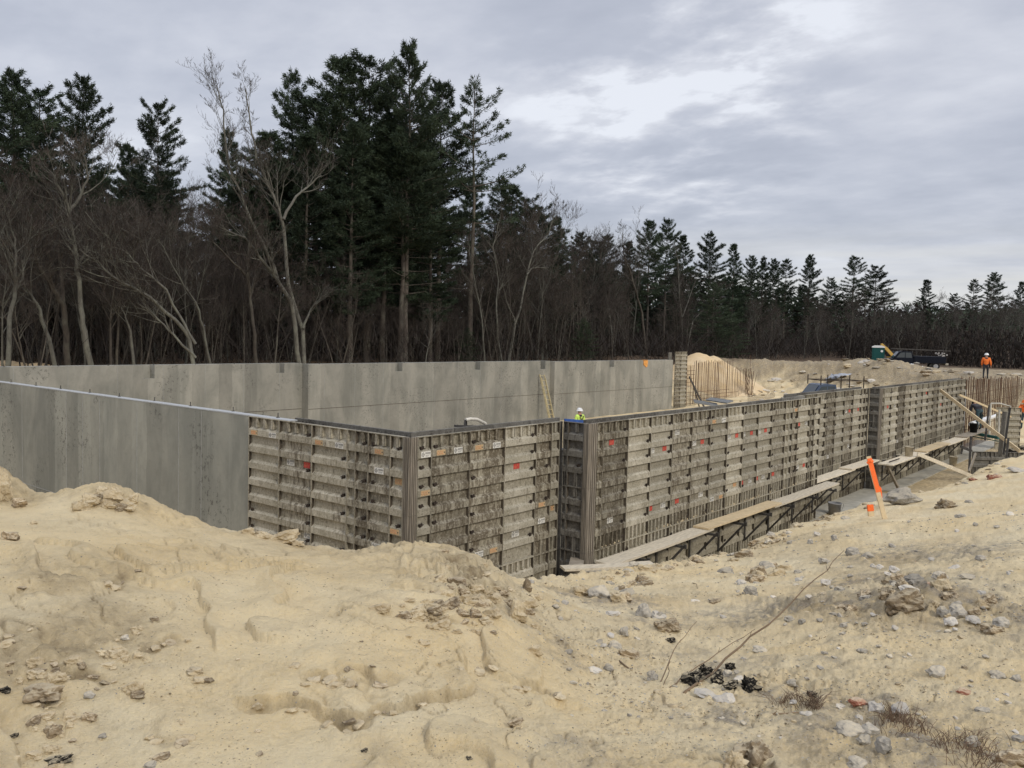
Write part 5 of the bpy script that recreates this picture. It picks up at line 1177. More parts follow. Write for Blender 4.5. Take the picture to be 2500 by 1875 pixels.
twig([z3(195, 692), z3(240, 745)], .004, .002, 'small stick left of the bluish flat stone')
twig([z3(490, 1385), z3(620, 1375), z3(760, 1368)], .004, .002, 'straight pale stick left of the dead grass')
twig([z3(815, 992), z3(855, 990), z3(892, 972)], .003, .002, 'tiny reddish stick in the open sand')
def grass(px, py, wpx, n, lab, h=.16, seed=0):
    P = hit(px, py); D = float(np.dot(P-CAM, FW)); R0 = wpx*D/F_PX/2; rg = np.random.RandomState(seed); b = MB()
    for k in range(n):
        x, y = P[0]+rg.normal()*R0*.5, P[1]+rg.normal()*R0*.4; z = float(H(x, y)); a = rg.uniform(0, 6.28); l_ = h*rg.uniform(.4, 1.2); ln = rg.uniform(.3, 1.4)
        q = [(x, y, z-.01), (x+math.cos(a)*l_*ln*.4, y+math.sin(a)*l_*ln*.4, z+l_*.45), (x+math.cos(a)*l_*ln, y+math.sin(a)*l_*ln, z+l_*(.55 if ln > .9 else .9))]
        b.tube(q, [.0016, .0013, .0006], 3, cap=False)
    tag(b.build('dead_grass', M_DG), lab, 'dead grass', kind='stuff')
M_DG = simple('dead_grass', (.17, .115, .075), .9, rnd=.1)
for X, Y, w_, n, lab in [(1300, 1430, 300, 120, 'brown dead grass among the white stones'), (1250, 1400, 160, 60, 'dead grass stalks right of the red brick'), (1600, 1560, 360, 120, 'dead grass trailing to the lower right'), (700, 1300, 180, 60, 'wisps of dead grass by the charred heap'), (820, 1340, 150, 90, 'dead grass left of the red brick'), (1700, 1640, 300, 70, 'dead grass in the bottom right corner')]:
    grass(*z3(X, Y), w_/2.141, n, lab, .075, int(X))
# ------------------------------------------------------------------ sand piles and far things
def pile(cx_, cy_, zb, peaks, lab, slope=.68, size=9., n=90):
    g = np.linspace(-size, size, n); X, Y = np.meshgrid(g+cx_, g+cy_, indexing='ij')
    Z = np.full(X.shape, -9.)
    for px, py, pz in peaks:
        d = np.sqrt((X-px)**2+(Y-py)**2+.25)-.5; Z = np.maximum(Z, pz-d*slope)
    Z += fbm(X, Y, .8, 4, .6, 5)*.16; gz = H(X.ravel(), Y.ravel()).reshape(X.shape)-.25; Z = np.maximum(Z, gz)
    Z[0, :] = gz[0, :]; Z[-1, :] = gz[-1, :]; Z[:, 0] = gz[:, 0]; Z[:, -1] = gz[:, -1]
    V = np.stack([X, Y, Z], -1).reshape(-1, 3); i = np.arange(n-1)[:, None]*n+np.arange(n-1)[None]; T = np.stack([i, i+n, i+n+1, i+1], -1).reshape(-1, 4)
    o = link('sand_pile', np_mesh('sand_pile', V, T, M_PILE)); return tag(o, lab, 'sand pile')
pk = atd(1706, 860, 80); pk2 = atd(1742, 869, 83); pk3 = atd(1722, 878, 77)
pile(pk[0], pk[1]-1, -3.7, [tuple(pk), tuple(pk2)], 'big pale sand pile beyond the far end of the concrete wall', size=12)
pl = atd(15, 879, 42); pl2 = atd(85, 886, 42); pile(pl[0], pl[1], -1, [tuple(pl), tuple(pl2)], 'low sand pile peeking over the far wall at the left edge', .35, 6, 60)
# wheels helper
def wheel(root, x, y, r, wd=.25):
    w0 = MB(); w0.tube([(x, y-wd/2, r), (x, y+wd/2, r)], r, 20); t = w0.build('wheel', M_BLACK, root)
    w1 = MB(); w1.tube([(x, y-wd/2-.012, r), (x, y+wd/2+.012, r)], r*.58, 14); w1.build('rim', simple('rim', (.35, .35, .36), .4, metal=.5, rnd=0) if 'rim' not in bpy.data.materials else bpy.data.materials['rim'], t)
def truck(loc, rz, paint, lab, utility=True, length=6.2):
    root = empty('pickup_truck', loc, rz, lab, 'truck'); W_ = 1.95; gl = bpy.data.materials.get('car_glass') or simple('car_glass', (.05, .065, .08), .08, rnd=0, spec=.6, var=0, bmp=0)
    y0, y1 = -W_/2, W_/2
    b = MB(); b.prism([(-length/2, .55), (-length/2+.05, 1.02), (-length/2+1.25, 1.15), (-length/2+1.35, 1.18), (-length/2+3.1, 1.18), (-length/2+3.1, .45), (-length/2+.2, .42)], 'y', y0, y1); b.build('body', paint, root)
    b = MB(); P = [(-length/2+1.2, 1.181), (-length/2+1.75, 1.86), (-length/2+2.0, 1.92), (-length/2+2.95, 1.90), (-length/2+3.1, 1.181)]
    b.prism(P, 'y', y0+.12, y1-.12); b.build('cab', paint, root)
    for sg in (y0+.112, y1-.119):
        for q in ([(-length/2+1.42, 1.22), (-length/2+1.82, 1.74), (-length/2+2.25, 1.78), (-length/2+2.25, 1.22)], [(-length/2+2.32, 1.22), (-length/2+2.32, 1.78), (-length/2+2.86, 1.77), (-length/2+2.98, 1.22)]):
            b = MB(); b.prism(q, 'y', sg, sg+.007); b.build('window', gl, root)
    b = MB(); b.quad((-length/2+1.205, y0+.2, 1.215), (-length/2+1.205, y1-.2, 1.215), (-length/2+1.70, y1-.28, 1.83), (-length/2+1.70, y0+.28, 1.83)); o = b.build('windscreen', gl, root); o.location = (-.02, 0, .005)
    if utility:
        b = MB(); b.box(-length/2+3.15, length/2-.15, y0-.05, y1+.05, .72, 1.42); b.build('utility_body', paint, root)
        for k in range(5):
            b = MB(); b.box(-length/2+3.2+k*.56, -length/2+3.7+k*.56, y0-.065, y0-.05, .95 if k in (2,) else .80, 1.36); b.build('locker_door', paint, root)
        b = MB(); b.box(length/2-.14, length/2+.15, y0+.1, y1-.1, .55, .75); b.build('bumper', simple('bumper_tan', (.35, .32, .26), .6, rnd=0), root)
        b = MB()
        for yy in (y0+.1, y1-.1): b.beam((-length/2+1.2, yy, 2.15), (length/2+.3, yy, 2.05), .07, .09)
        for xx in (-length/2+1.9, -length/2+3.4, length/2-.4):
            for yy in (y0+.1, y1-.1): b.beam((xx, yy, 1.4 if xx > -1 else 1.9), (xx, yy, 2.12), .05, .05)
            b.beam((xx, y0+.1, 2.12), (xx, y1-.1, 2.12), .05, .05)
        b.build('ladder_rack', M_STEEL, root)
        b = MB()
        rq = random.Random(2)
        for k in range(14): x = length/2-rq.uniform(-.1, .9); z = 1.42+rq.uniform(0, .4); y = rq.uniform(y0, y1); b.box(x-.06, x+.08, y-.06, y+.06, z-.05, z+.07)
        b.build('tools', simple('tool_grey', (.4, .38, .36), .6, rnd=0), root)
    else:
        b = MB(); b.box(-length/2+3.12, length/2, y0, y0+.08, .6, 1.18); b.box(-length/2+3.12, length/2, y1-.08, y1, .6, 1.18); b.box(length/2-.06, length/2, y0+.08, y1-.08, .6, 1.18); b.box(-length/2+3.12, length/2-.06, y0+.08, y1-.08, .6, .66); b.build('bed', paint, root)
        b = MB()
        for xx in (-length/2+1.7, -length/2+3.3, length/2-.3):
            for yy in (y0+.05, y1-.05): b.beam((xx, yy, 1.18 if xx > -.9 else 1.85), (xx, yy, 2.55), .06, .06)
            b.beam((xx, y0+.05, 2.2), (xx, y1-.05, 2.2), .05, .05)
        for yy in (y0+.05, y1-.05): b.beam((-length/2+1.7, yy, 2.2), (length/2-.3, yy, 2.2), .06, .06)
        b.build('ladder_rack', M_RUST, root)
    for xx in (-length/2+.95, length/2-1.1):
        for yy in (y0+.12, y1-.12): wheel(root, xx, yy, .40)
    b = MB(); b.box(-length/2-.01, -length/2+.04, y0+.1, y0+.45, .78, .95); b.build('headlight', M_WHITE, root); b = MB(); b.box(-length/2-.01, -length/2+.04, y1-.45, y1-.1, .78, .95); b.build('headlight', M_WHITE, root)
    return root
M_NAVYP = simple('navy_paint', (.005, .007, .014), .4, var=.1, rnd=0, spec=.2, bmp=0); M_BLUEP = simple('blue_grey_paint', (.05, .075, .13), .3, var=.1, rnd=0, spec=.5, bmp=0)
tp = atd(2226, 905, 92); tz = -1.02
RTN = math.atan2(RT[1], RT[0])
truck((tp[0], tp[1], H(tp[0], tp[1])-.05), RTN-R_(12), M_NAVYP, 'dark navy utility truck with ladder rack parked before the far woods', True, 6.4)
pp_ = onz(1955, 946, -1.75); truck((pp_[0]+1.4, pp_[1]-1.4, -3.35), RTN+R_(10), M_BLUEP, 'blue-grey pickup with a pipe rack, its roof showing above the middle formwork', False, 5.4)
def toilet():
    p = atd(2142, 898, 96); g = H(p[0], p[1]); root = empty('portable_toilet', (p[0], p[1], g), RTN-R_(20), 'green portable toilet with a white roof left of the utility truck', 'portable toilet')
    mg = simple('toilet_green', (.012, .075, .070), .5, var=.1, rnd=0, bmp=0); w2 = .62
    b = MB(); b.box(-w2, w2, -w2, w2, .12, 2.1); b.build('cabin', mg, root)
    b = MB(); b.box(-w2-.06, w2+.06, -w2-.06, w2+.06, 0, .12); b.build('base', simple('toilet_base', (.12, .13, .14), .6, rnd=0), root)
    b = MB(); b.prism([(-w2-.05, 2.1), (w2+.05, 2.1), (w2+.03, 2.22), (w2*.5, 2.34), (-w2*.5, 2.34), (-w2-.03, 2.22)], 'y', -w2-.05, w2+.05); b.build('roof', M_WHITE, root)
    b = MB(); b.box(-w2*.78, w2*.78, -w2-.025, -w2-.002, .16, 2.02); d = b.build('door', mg, root)
    b = MB(); lathe(b, [(0, 0), (.13, 0), (.13, .01), (0, .01)], 14); s = b.build('round_sign', M_WHITE, root, (w2*.55, -w2-.036, 1.72), (math.pi/2, 0, 0))
    b = MB()
    for k in range(5): b.box(-w2-.012, -w2, -.5+k*.22, -.4+k*.22, .2, 2.0); b.box(w2, w2+.012, -.5+k*.22, -.4+k*.22, .2, 2.0)
    b.build('ribs', mg, root)
toilet()
def excavator():
    p = atd(2185, 880, 104); g = H(p[0], p[1]); root = empty('excavator', (p[0], p[1], g), RTN, 'yellow excavator behind the utility truck, its folded boom raised', 'excavator'); root.scale = (.62,)*3
    my = simple('machine_yellow', (.52, .34, .09), .5, var=.2, rnd=0)
    for sg in (-1.1, 1.1):
        b = MB(); b.prism([(-1.8, .1), (-1.6, 0), (1.6, 0), (1.8, .1), (1.9, .45), (1.6, .8), (-1.6, .8), (-1.9, .45)], 'y', sg-.25, sg+.25); b.build('track', M_STEEL, root)
    b = MB(); b.box(-1.2, 1.9, -1.1, 1.1, .95, 1.75); b.build('house', my, root); b = MB(); b.prism([(-1.2, 1.75), (-1.1, 2.7), (.2, 2.75), (.3, 1.75)], 'y', .2, 1.08); b.build('cab', M_NAVY, root)
    b = MB(); B0, B1 = (-1.6, 0, 1.5), (-3.2, 0, 3.35)
    b.beam((-.2, -.3, 1.5), (-2.1, -.3, 3.4), .35, .55); b.beam((-2.1, -.3, 3.4), (-2.9, -.3, 4.1), .32, .42); b.build('boom', my, root)
    b = MB(); b.beam((-2.9, -.3, 4.2), (-2.6, -.3, 2.0), .28, .38); b.build('dipper', my, root)
    b = MB(); b.tube([(-1.2, -.3, 2.9), (-2.5, -.3, 4.3)], .09, 8); b.build('ram', M_RUST, root); b = MB(); b.prism([(-3.1, 2.1), (-2.2, 2.0), (-2.0, 1.2), (-2.6, .9), (-3.2, 1.3)], 'y', -.8, .2); b.build('bucket', M_STEEL, root)
excavator()
# debris along the far crest
rg = np.random.RandomState(8); nd_ = 0
FR = [rock_mesh(300+i, mt, 2, .4) for i, mt in enumerate((M_ROCKD, M_CLOD, M_ROCK, M_ROCKP))]
for k in range(170):
    px = rg.uniform(1800, 2480); D = rg.uniform(66, 86) if px < 2360 else rg.uniform(60, 72); p = atd(px, 900, D); z = float(H(p[0], p[1])); s_ = rg.uniform(.2, .9)*(.6 if rg.rand() < .6 else 1.)
    o = link('rubble_stone', FR[rg.randint(0, 4)], None, (p[0], p[1], z+s_*.1), (0, 0, rg.uniform(0, 6)), (s_*1.4, s_, s_*.8)); tag(o, 'rubble stone on the crest of the far bank', 'rock', 'rubble stones on the far bank crest')
def sheet(px, py, D, wd, dp, lab, mat, h=.22):
    p = atd(px, py, D); g = float(H(p[0], p[1])); n = 14; u = np.linspace(-1, 1, n); X, Y = np.meshgrid(u, u, indexing='ij'); Z = fbm(X+px, Y, 1.6, 3, .6, 4)*h+h*.8*(1-X**2)*(1-Y**2)
    c, s = math.cos(RTN), math.sin(RTN); V = np.stack([p[0]+X*wd/2*c-Y*dp/2*s, p[1]+X*wd/2*s+Y*dp/2*c, g+Z], -1).reshape(-1, 3)
    i = np.arange(n-1)[:, None]*n+np.arange(n-1)[None]; o = link('tarp', np_mesh('tarp', V, np.stack([i, i+n, i+n+1, i+1], -1).reshape(-1, 4), mat)); sm = o.modifiers.new('t', 'SOLIDIFY'); sm.thickness = .02; tag(o, lab, 'tarp')
M_TG = simple('grey_tarp', (.38, .40, .44), .6, rnd=0)
sheet(2040, 890, 78, 1.6, 1.2, 'crumpled grey tarp on the far bank, left of the toilet', M_TG, .5); sheet(2065, 894, 77, 2.0, 1., 'flat pale tarp right of the crumpled one', M_TG, .2)
sheet(2221, 903, 76, 1.9, 1., 'white sheet lying in front of the utility truck', M_WHITE, .22); sheet(2292, 908, 74, 2.6, 1.2, 'blue and white sheet behind the far bank, right of the truck', simple('blue_white', (.34, .36, .5), .6, rnd=0), .15)
# ------------------------------------------------------------------ trees
def rot_axis(v, ax, a):
    return v*math.cos(a)+ax.cross(v)*math.sin(a)+ax*ax.dot(v)*(1-math.cos(a))
class Twigs:
    def __init__(s): s.v = []; s.n = 0
    def blade(s, a, c, w_):
        d = c-a; r = d.cross(Vector((random.random()-.5, random.random()-.5, random.random()-.5))).normalized()*w_
        s.v += [a-r, a+r, c]
    def mesh(s, name, mat):
        V = np.array([tuple(x) for x in s.v]); return np_mesh(name, V, np.arange(len(V)).reshape(-1, 3), mat, False)
def branch(mb, tw, rn, p, d, L_, r, lev, maxlev, up=.12, dens=1.):
    n = max(3, int(5-lev)+1); pts = [p.copy()]; rad = [r]; q = p.copy(); dd = d.copy()
    for i in range(n):
        dd = (dd+Vector((rn.uniform(-1, 1), rn.uniform(-1, 1), rn.uniform(-.6, 1)))*.16+Vector((0, 0, up*.5))).normalized()
        q = q+dd*L_/n; pts.append(q.copy()); rad.append(max(.004, r*(1-.85*(i+1)/n)))
    mb.tube(pts, rad, 5 if lev < 2 else 3, cap=False)
    if lev >= maxlev:
        for k in range(int(6*dens)):
            t = rn.uniform(.15, 1); i = min(int(t*n), n-1); a = pts[i].lerp(pts[i+1], t*n-i) if t < 1 else pts[-1]
            ax = Vector((rn.uniform(-1, 1), rn.uniform(-1, 1), rn.uniform(-.2, 1))).normalized(); dv = (dd*.8+ax*.8+Vector((0, 0, .25))).normalized(); l2 = L_*rn.uniform(.2, .55)
            c = a+dv*l2; tw.blade(a, c, .009)
            for _ in range(2): c2 = a.lerp(c, rn.uniform(.3, .9)); tw.blade(c2, c2+(dv+Vector((rn.uniform(-1, 1), rn.uniform(-1, 1), rn.uniform(-.5, 1)))*.7).normalized()*l2*.5, .006)
        return
    m_ = int((3.6-lev*.3)*dens)+1
    for k in range(m_):
        t = rn.uniform(.30, .97); i = min(int(t*n), n-1); a = pts[i].lerp(pts[i+1], t*n-i); ax = dd.cross(Vector((rn.uniform(-1, 1), rn.uniform(-1, 1), rn.uniform(-1, 1)))).normalized()
        nd_ = rot_axis(dd, ax, rn.uniform(.45, 1.0)); branch(mb, tw, rn, a, nd_, L_*rn.uniform(.42, .68), max(.006, r*(1-.8*t)*.72), lev+1, maxlev, up, dens)
def bare_tree(seed, h=12., stems=1, spread=.25, bark=M_BARKD, lean=0.):
    rn = random.Random(seed); random.seed(seed); mb = MB(); tw = Twigs()
    for s in range(stems):
        a0 = rn.uniform(0, 6.28); d = Vector((math.cos(a0)*(spread if stems > 1 else .05)+lean, math.sin(a0)*(spread if stems > 1 else .05), 1)).normalized()
        q = Vector((math.cos(a0)*.2*(stems > 1), math.sin(a0)*.2*(stems > 1), -.3)); n = 10; pts = [q.copy()]; r0 = h*.0078*rn.uniform(.8, 1.15)/(1 if stems == 1 else 1.25); rad = [r0*1.25]; hh = h*rn.uniform(.85, 1.05)
        for i in range(n):
            d = (d+Vector((rn.uniform(-1, 1), rn.uniform(-1, 1), 0))*.09+Vector((0, 0, .04))).normalized(); q = q+d*hh*.86/n; pts.append(q.copy()); rad.append(r0*(1-.86*(i+1)/n))
        mb.tube(pts, rad, 7, cap=False)
        for k in range(15 if stems == 1 else 10):
            t = rn.uniform(.30, .99)**.8; i = min(int(t*n), n-1); a = pts[i].lerp(pts[i+1], t*n-i); az = rn.uniform(0, 6.28); el = rn.uniform(.45, 1.0)+t*.30
            bd = Vector((math.cos(az)*math.cos(el), math.sin(az)*math.cos(el), math.sin(el))); branch(mb, tw, rn, a, bd, h*rn.uniform(.16, .34)*(1.15-.5*t), max(.012, r0*(1-.82*t)*.55), 1, 3, .14)
    return mb.mesh('bare_trunk', bark, True), tw.mesh('bare_twigs', M_TWIG)
def pine(seed, h=20., base=.35, width=.17, dens=1., sparse=0., droop=0.):
    rn = random.Random(seed); rg = np.random.RandomState(seed); mb = MB(); n = 12; q = Vector((0, 0, -.4)); pts = [q.copy()]; r0 = h*.0125; rad = [r0*1.2]
    for i in range(n): q = Vector((q.x+rn.uniform(-1, 1)*h*.004, q.y+rn.uniform(-1, 1)*h*.004, h*(i+1)/n)); pts.append(q.copy()); rad.append(max(.02, r0*(1-.96*(i+1)/n)))
    mb.tube(pts, rad, 8, cap=False)
    TU = []; TD = []
    z = h*base*.55
    while z < h*.985:
        t = max(0, (z/h-base)/(1-base)); dead = z < h*base
        env = (math.sin(min(1, t*1.35+.25)*math.pi*.5)**.8)*(1-t)**.62 if not dead else .45
        nb = rn.choice((3, 4, 5)) if not dead else rn.choice((1, 2, 3)); az0 = rn.uniform(0, 6.28)
        if rn.random() < sparse: z += h*.03; continue
        for k in range(nb):
            L_ = h*width*max(.09, env)*rn.uniform(.6, 1.25)*2; L_ *= .45+.6*rn.random()**.6; az = az0+6.28*k/nb+rn.uniform(-.4, .4); el = -.05+.75*t**1.5+rn.uniform(-.12, .16)-droop
            i = min(int(z/h*n), n-1); a = pts[i].lerp(pts[i+1], z/h*n-i); d = Vector((math.cos(az)*math.cos(el), math.sin(az)*math.cos(el), math.sin(el))); P = [a.copy()]; c = a.copy(); m_ = 5
            for j in range(m_): d = (d+Vector((rn.uniform(-.1, .1), rn.uniform(-.1, .1), .055+rn.uniform(-.05, .05)))).normalized(); c = c+d*L_/m_; P.append(c.copy())
            rb = max(.012, L_*.012); mb.tube(P, [rb*(1-.8*j/m_) for j in range(m_+1)], 4, cap=False)
            if dead: continue
            nt_ = int(L_*13*dens)+4; Pn = np.array([tuple(x) for x in P])
            tt = rg.uniform(.18, 1.02, nt_)**.70; ii = np.clip((tt*m_).astype(int), 0, m_-1); fr = (tt*m_-ii)[:, None]; ce = Pn[ii]*(1-fr)+Pn[ii+1]*fr
            sd_ = np.array([-math.sin(az), math.cos(az), 0]); wd = L_*.27*(1.15-tt*.75); off = rg.uniform(-1, 1, nt_)*wd; ce = ce+sd_[None]*off[:, None]+np.array([math.cos(az), math.sin(az), 0])[None]*(-np.abs(off)*.2)[:, None]; ce[:, 2] += rg.normal(0, .05, nt_)+np.abs(off)*.10
            TU.append(ce); dr = sd_[None]*np.sign(off)[:, None]*.5+np.array([math.cos(az), math.sin(az), .55])[None]; TD.append(dr)
        z += h*rn.uniform(.017, .034)
    C_ = np.vstack(TU); D_ = np.vstack(TD); top = np.tile(np.array([[q.x, q.y, h*.985]]), (14, 1))+rg.normal(0, .12, (14, 3)); C_ = np.vstack([C_, top]); D_ = np.vstack([D_, np.tile([[0, 0, 1.]], (14, 1))])
    K = 8; N_ = len(C_); C_ = np.repeat(C_, K, 0); D_ = np.repeat(D_, K, 0)+rg.normal(0, .7, (N_*K, 3)); D_ /= np.linalg.norm(D_, axis=1, keepdims=True); ln = rg.uniform(.16, .34, (N_*K, 1)); C_ = C_+rg.normal(0, .075, C_.shape)
    sd_ = np.cross(D_, rg.normal(size=D_.shape)); sd_ /= np.linalg.norm(sd_, axis=1, keepdims=True); w_ = .030
    V = np.stack([C_-sd_*w_, C_+sd_*w_, C_+D_*ln], 1).reshape(-1, 3); T = np.arange(len(V)).reshape(-1, 3)
    return mb.mesh('pine_trunk', M_BARK, True), np_mesh('pine_crown', V, T, M_NEEDLE, False)
PINES = [pine(1, 20, .42, .150, 1.35), pine(2, 20, .36, .135, 1.3), pine(3, 20, .50, .165, 1.35), pine(4, 20, .30, .115, 1.2), pine(5, 20, .45, .13, 1.0, .15), pine(6, 20, .20, .12, 1.3)]
LONE = pine(17, 20, .50, .150, .75, .40)
HEM = pine(23, 20, .02, .20, .85, 0, .18)
hem2 = HEM[1].copy(); hem2.materials.clear(); hem2.materials.append(M_HEM)
print('pine tris', [len(p[1].polygons) for p in PINES], len(LONE[1].polygons), len(hem2.polygons))
def sector(px):
    for lim, ph in ((180, 'at the far left of the wood'), (420, 'left of the pale forked trees'), (640, 'around the pale forked trees'), (900, 'under the left of the great pine cluster'), (1130, 'under the right of the great pine cluster'), (1300, 'just right of the lone pine'), (1460, 'above the right part of the far wall'), (1640, 'above the end of the far wall'), (1830, 'behind the sand pile'), (2050, 'above the far sand bank'), (2200, 'behind the portable toilet'), (2350, 'behind the utility truck')):
        if px < lim: return ph
    return 'at the far right of the wood'
def sized(h, a=6.5, c=10.5): return 'short' if h < a else ('tall' if h > c else 'middle-sized')
def put_tree(name, meshes, loc, sc, rz, label, group=None, cat='tree', wid=None, parts=('trunk', 'crown')):
    r = empty(name, loc, rz, label, cat, group); r.scale = (sc*(wid or 1), sc*(wid or 1), sc)
    for nm, me in zip(parts, meshes): link(nm, me, r)
    return r
def pine_at(px, py, Y, kind, label, group=None, wid=None, rz=None):
    T_ = onY(px, py, Y); g = float(H(T_[0], Y)); h = T_[2]-g
    me = PINES[kind] if isinstance(kind, int) else {'lone': LONE, 'hem': (HEM[0], hem2)}[kind]
    return put_tree('pine_tree' if kind != 'hem' else 'hemlock_tree', me, (T_[0], Y, g), h/20., rk.uniform(0, 6.28) if rz is None else rz, label, group, wid=wid)
PL = [(655, 330, 44, 0, 'lower pine filling the left foot of the great cluster', 1.2), (745, 330, 39, 5, 'low-branched pine left in the great cluster', 1.1), (860, 300, 37, 5, 'low-branched pine in front of the broad pine', 1.1), (985, 330, 36, 2, 'pine low in front of the tallest one', 1.2), (1060, 380, 37, 5, 'low-branched pine at the right foot of the great cluster', 1.1), (600, 420, 46, 2, 'low pine left of the great cluster, behind the forked trees', 1.2), (25, 178, 46, 1, 'pine at the left edge with a feathery double top', 1.0), (95, 222, 50, 2, 'pine just right of the left-edge pine', 1.05), (-70, 200, 45, 0, 'pine cut by the left edge of the photo', 1.1), (200, 190, 44, 1, 'narrow free-standing pine, second top from the left', .85), (385, 256, 46, 2, 'broad-topped pine left of the bare pale trees', .8), (315, 350, 52, 3, 'lower pine between the two left free-standing ones', .9), (560, 312, 50, 3, 'small pine top seen through the bare branches', .8),
      (712, 180, 45, 4, 'slender pine top left of the great pine cluster', .75), (770, 250, 43, 2, 'left shoulder pine of the great cluster', 1.25), (835, 145, 41, 0, 'broad pine forming the left top of the great cluster', 1.15), (905, 148, 40, 2, 'dense pine in the middle of the great cluster', 1.1), (1000, 113, 36, 1, 'tallest pine, with a pointed top, in the great cluster', .85), (1080, 205, 39, 0, 'pine on the right side of the great cluster', .9), (945, 230, 38, 5, 'pine in front of the great cluster, branches low', 1.),
      (1040, 300, 42, 3, 'pine behind the tallest one', 1.1), (1162, 200, 35, 'lone', 'lone pine with an open crown and bare lower trunk right of the cluster', .9), (1225, 430, 41, 3, 'lower pine right of the lone open-crowned one', 1.0), (1285, 485, 46, 2, 'small dark pine behind the bare trees right of the cluster', 1.1), (1420, 570, 50, 1, 'distant pine top above the bare trees, middle of the wood', 1.1), (1485, 575, 50, 4, 'distant narrow pine beside the bare tree top', 1.),
      (1588, 541, 46, 0, 'tufted pine left of the notch in the skyline', .9), (1630, 540, 47, 2, 'tufted pine just right of the one by the notch', .8), (1672, 575, 47, 5, 'rounded dark pine in the right middle', 1.1), (1735, 572, 47, 2, 'rounded pine with a full crown, right middle', .9), (1792, 596, 48, 5, 'dense conical pine where the skyline starts to fall', 1.), (1835, 626, 49, 1, 'first of the two slim pines above the sand bank', .9), (1866, 625, 50, 3, 'second of the two slim pines above the sand bank', .9),
      (1892, 634, 50, 1, 'thin pointed pine in the right half', .9), (1922, 634, 50, 4, 'feathery pine left of the tall pointed one', 1.), (1977, 624, 48, 1, 'tall pointed pine above the dark pickup', .9), (2030, 680, 50, 2, 'low round pine right of the tall pointed one', .9), (2087, 627, 46, 4, 'pale sparse pine left of the wide forked one', 1.15), (2140, 651, 46, 2, 'wide forked pine above the portable toilet', 1.2), (2260, 683, 44, 5, 'round dark pine right of the gap', 1.3), (2330, 718, 46, 2, 'low distant pine left of the right-hand pair', 1.),
      (2380, 683, 38, 4, 'ragged pine leaning right, left of the right-hand pair', 1.), (2430, 667, 35, 1, 'tall ragged pine near the right edge', 1.15), (2492, 688, 32, 5, 'pine cut by the right edge of the photo', 1.2)]
for px, py, Y, kd, lab, wd in PL: pine_at(px, py, Y, kd, lab, wid=wd)
pine_at(1425, 775, 33, 'hem', 'low green hemlock bush beside the end of the far wall', wid=1.25); pine_at(1745, 690, 36, 'hem', 'broad dark hemlock behind the sand pile', wid=1.35); pine_at(1790, 770, 35, 'hem', 'smaller hemlock right of the broad one behind the sand pile', wid=1.3)
pine_at(1140, 800, 34, 'hem', 'small hemlock under the lone pine', wid=1.4)
rf = random.Random(99)
for px, py, Y, kd, lab in [(1250, 450, 43, 5, 'dark pine filling the slope of the skyline right of the lone pine'), (1318, 505, 44, 2, 'second dark pine down the slope of the skyline'), (1360, 530, 46, 5, 'third dark pine down the slope of the skyline'), (1455, 590, 46, 2, 'dark pine in the middle of the skyline'), (1540, 590, 47, 5, 'dark pine left of the tufted pair')]: pine_at(px, py, Y, kd, lab, wid=1.1)
for k in range(120):   # pines deeper in the wood
    px = rf.uniform(-150, 2600) if k < 70 else rf.uniform(1150, 2600); sky_ = np.interp(px, [0, 150, 400, 640, 740, 1080, 1180, 1300, 1500, 1800, 2000, 2200, 2500], [300, 330, 420, 380, 260, 300, 470, 560, 620, 660, 690, 720, 735])
    Y = rf.uniform(48, 66) if px < 1300 else rf.uniform(50, 75); d_ = ray(px, 800)
    if d_[1] < .02: Y = rf.uniform(36, 50)
    pine_at(px, sky_+rf.uniform(10, 150), Y, rf.choice((0, 1, 2, 3, 5)), 'dark pine deep in the wood '+sector(px), 'pines deep in the wood '+sector(px), wid=rf.uniform(1., 1.4))
BARE = [bare_tree(31, 12, 1), bare_tree(32, 12, 2, .22), bare_tree(33, 12, 1, lean=.18), bare_tree(34, 12, 3, .3), bare_tree(35, 12, 1, lean=-.15), bare_tree(36, 12, 2, .3)]
BAREP = [bare_tree(41, 12, 1, bark=M_BARKP), bare_tree(42, 12, 2, .25, M_BARKP), bare_tree(43, 12, 1, bark=M_BARKP, lean=.12)]
print('bare tris', [len(p[1].polygons)+len(p[0].polygons)*2 for p in BARE])
for k in range(190):
    px = rf.uniform(-150, 2600) if k < 90 else rf.uniform(-100, 1500)
    sky_ = np.interp(px, [0, 200, 450, 700, 900, 1200, 1300, 1500, 1650, 1800, 2100, 2500], [400, 430, 440, 520, 560, 500, 520, 580, 640, 680, 690, 720])
    Y = rf.uniform(33, 50) if px < 1500 else rf.uniform(38, 62)
    if ray(px, 800)[1] < .10: Y = rf.uniform(30, 46)
    if 640 < px < 1130: sky_ = 640; Y = rf.uniform(38, 50)
    T_ = onY(px, sky_+rf.uniform(0, 190), Y); g = float(H(T_[0], Y)); h = max(5, T_[2]-g)
    put_tree('bare_tree', rf.choice(BARE if rf.random() < .75 else BAREP), (T_[0], Y, g), h/12., rf.uniform(0, 6.28), sized(h)+' leafless tree '+sector(px), sized(h)+' leafless trees '+sector(px), parts=('trunk', 'twigs'))
for px, py, Y, kd, lab in [(1336, 457, 39, 0, 'tall pale leafless crown on the skyline slope'), (1285, 450, 38, 1, 'pale leafless crown just right of the lone pine'), (1428, 521, 41, 0, 'rounded leafless crown in the middle of the skyline'), (1516, 511, 42, 2, 'fine leafless crown rising above the notch'), (1550, 540, 41, 1, 'leafless crown just left of the tufted pines')]:
    T_ = onY(px, py, Y); g = float(H(T_[0], Y)); put_tree('bare_tree', BAREP[kd], (T_[0], Y, g), (T_[2]-g)/12., rf.uniform(0, 6.28), lab, parts=('trunk', 'twigs'))
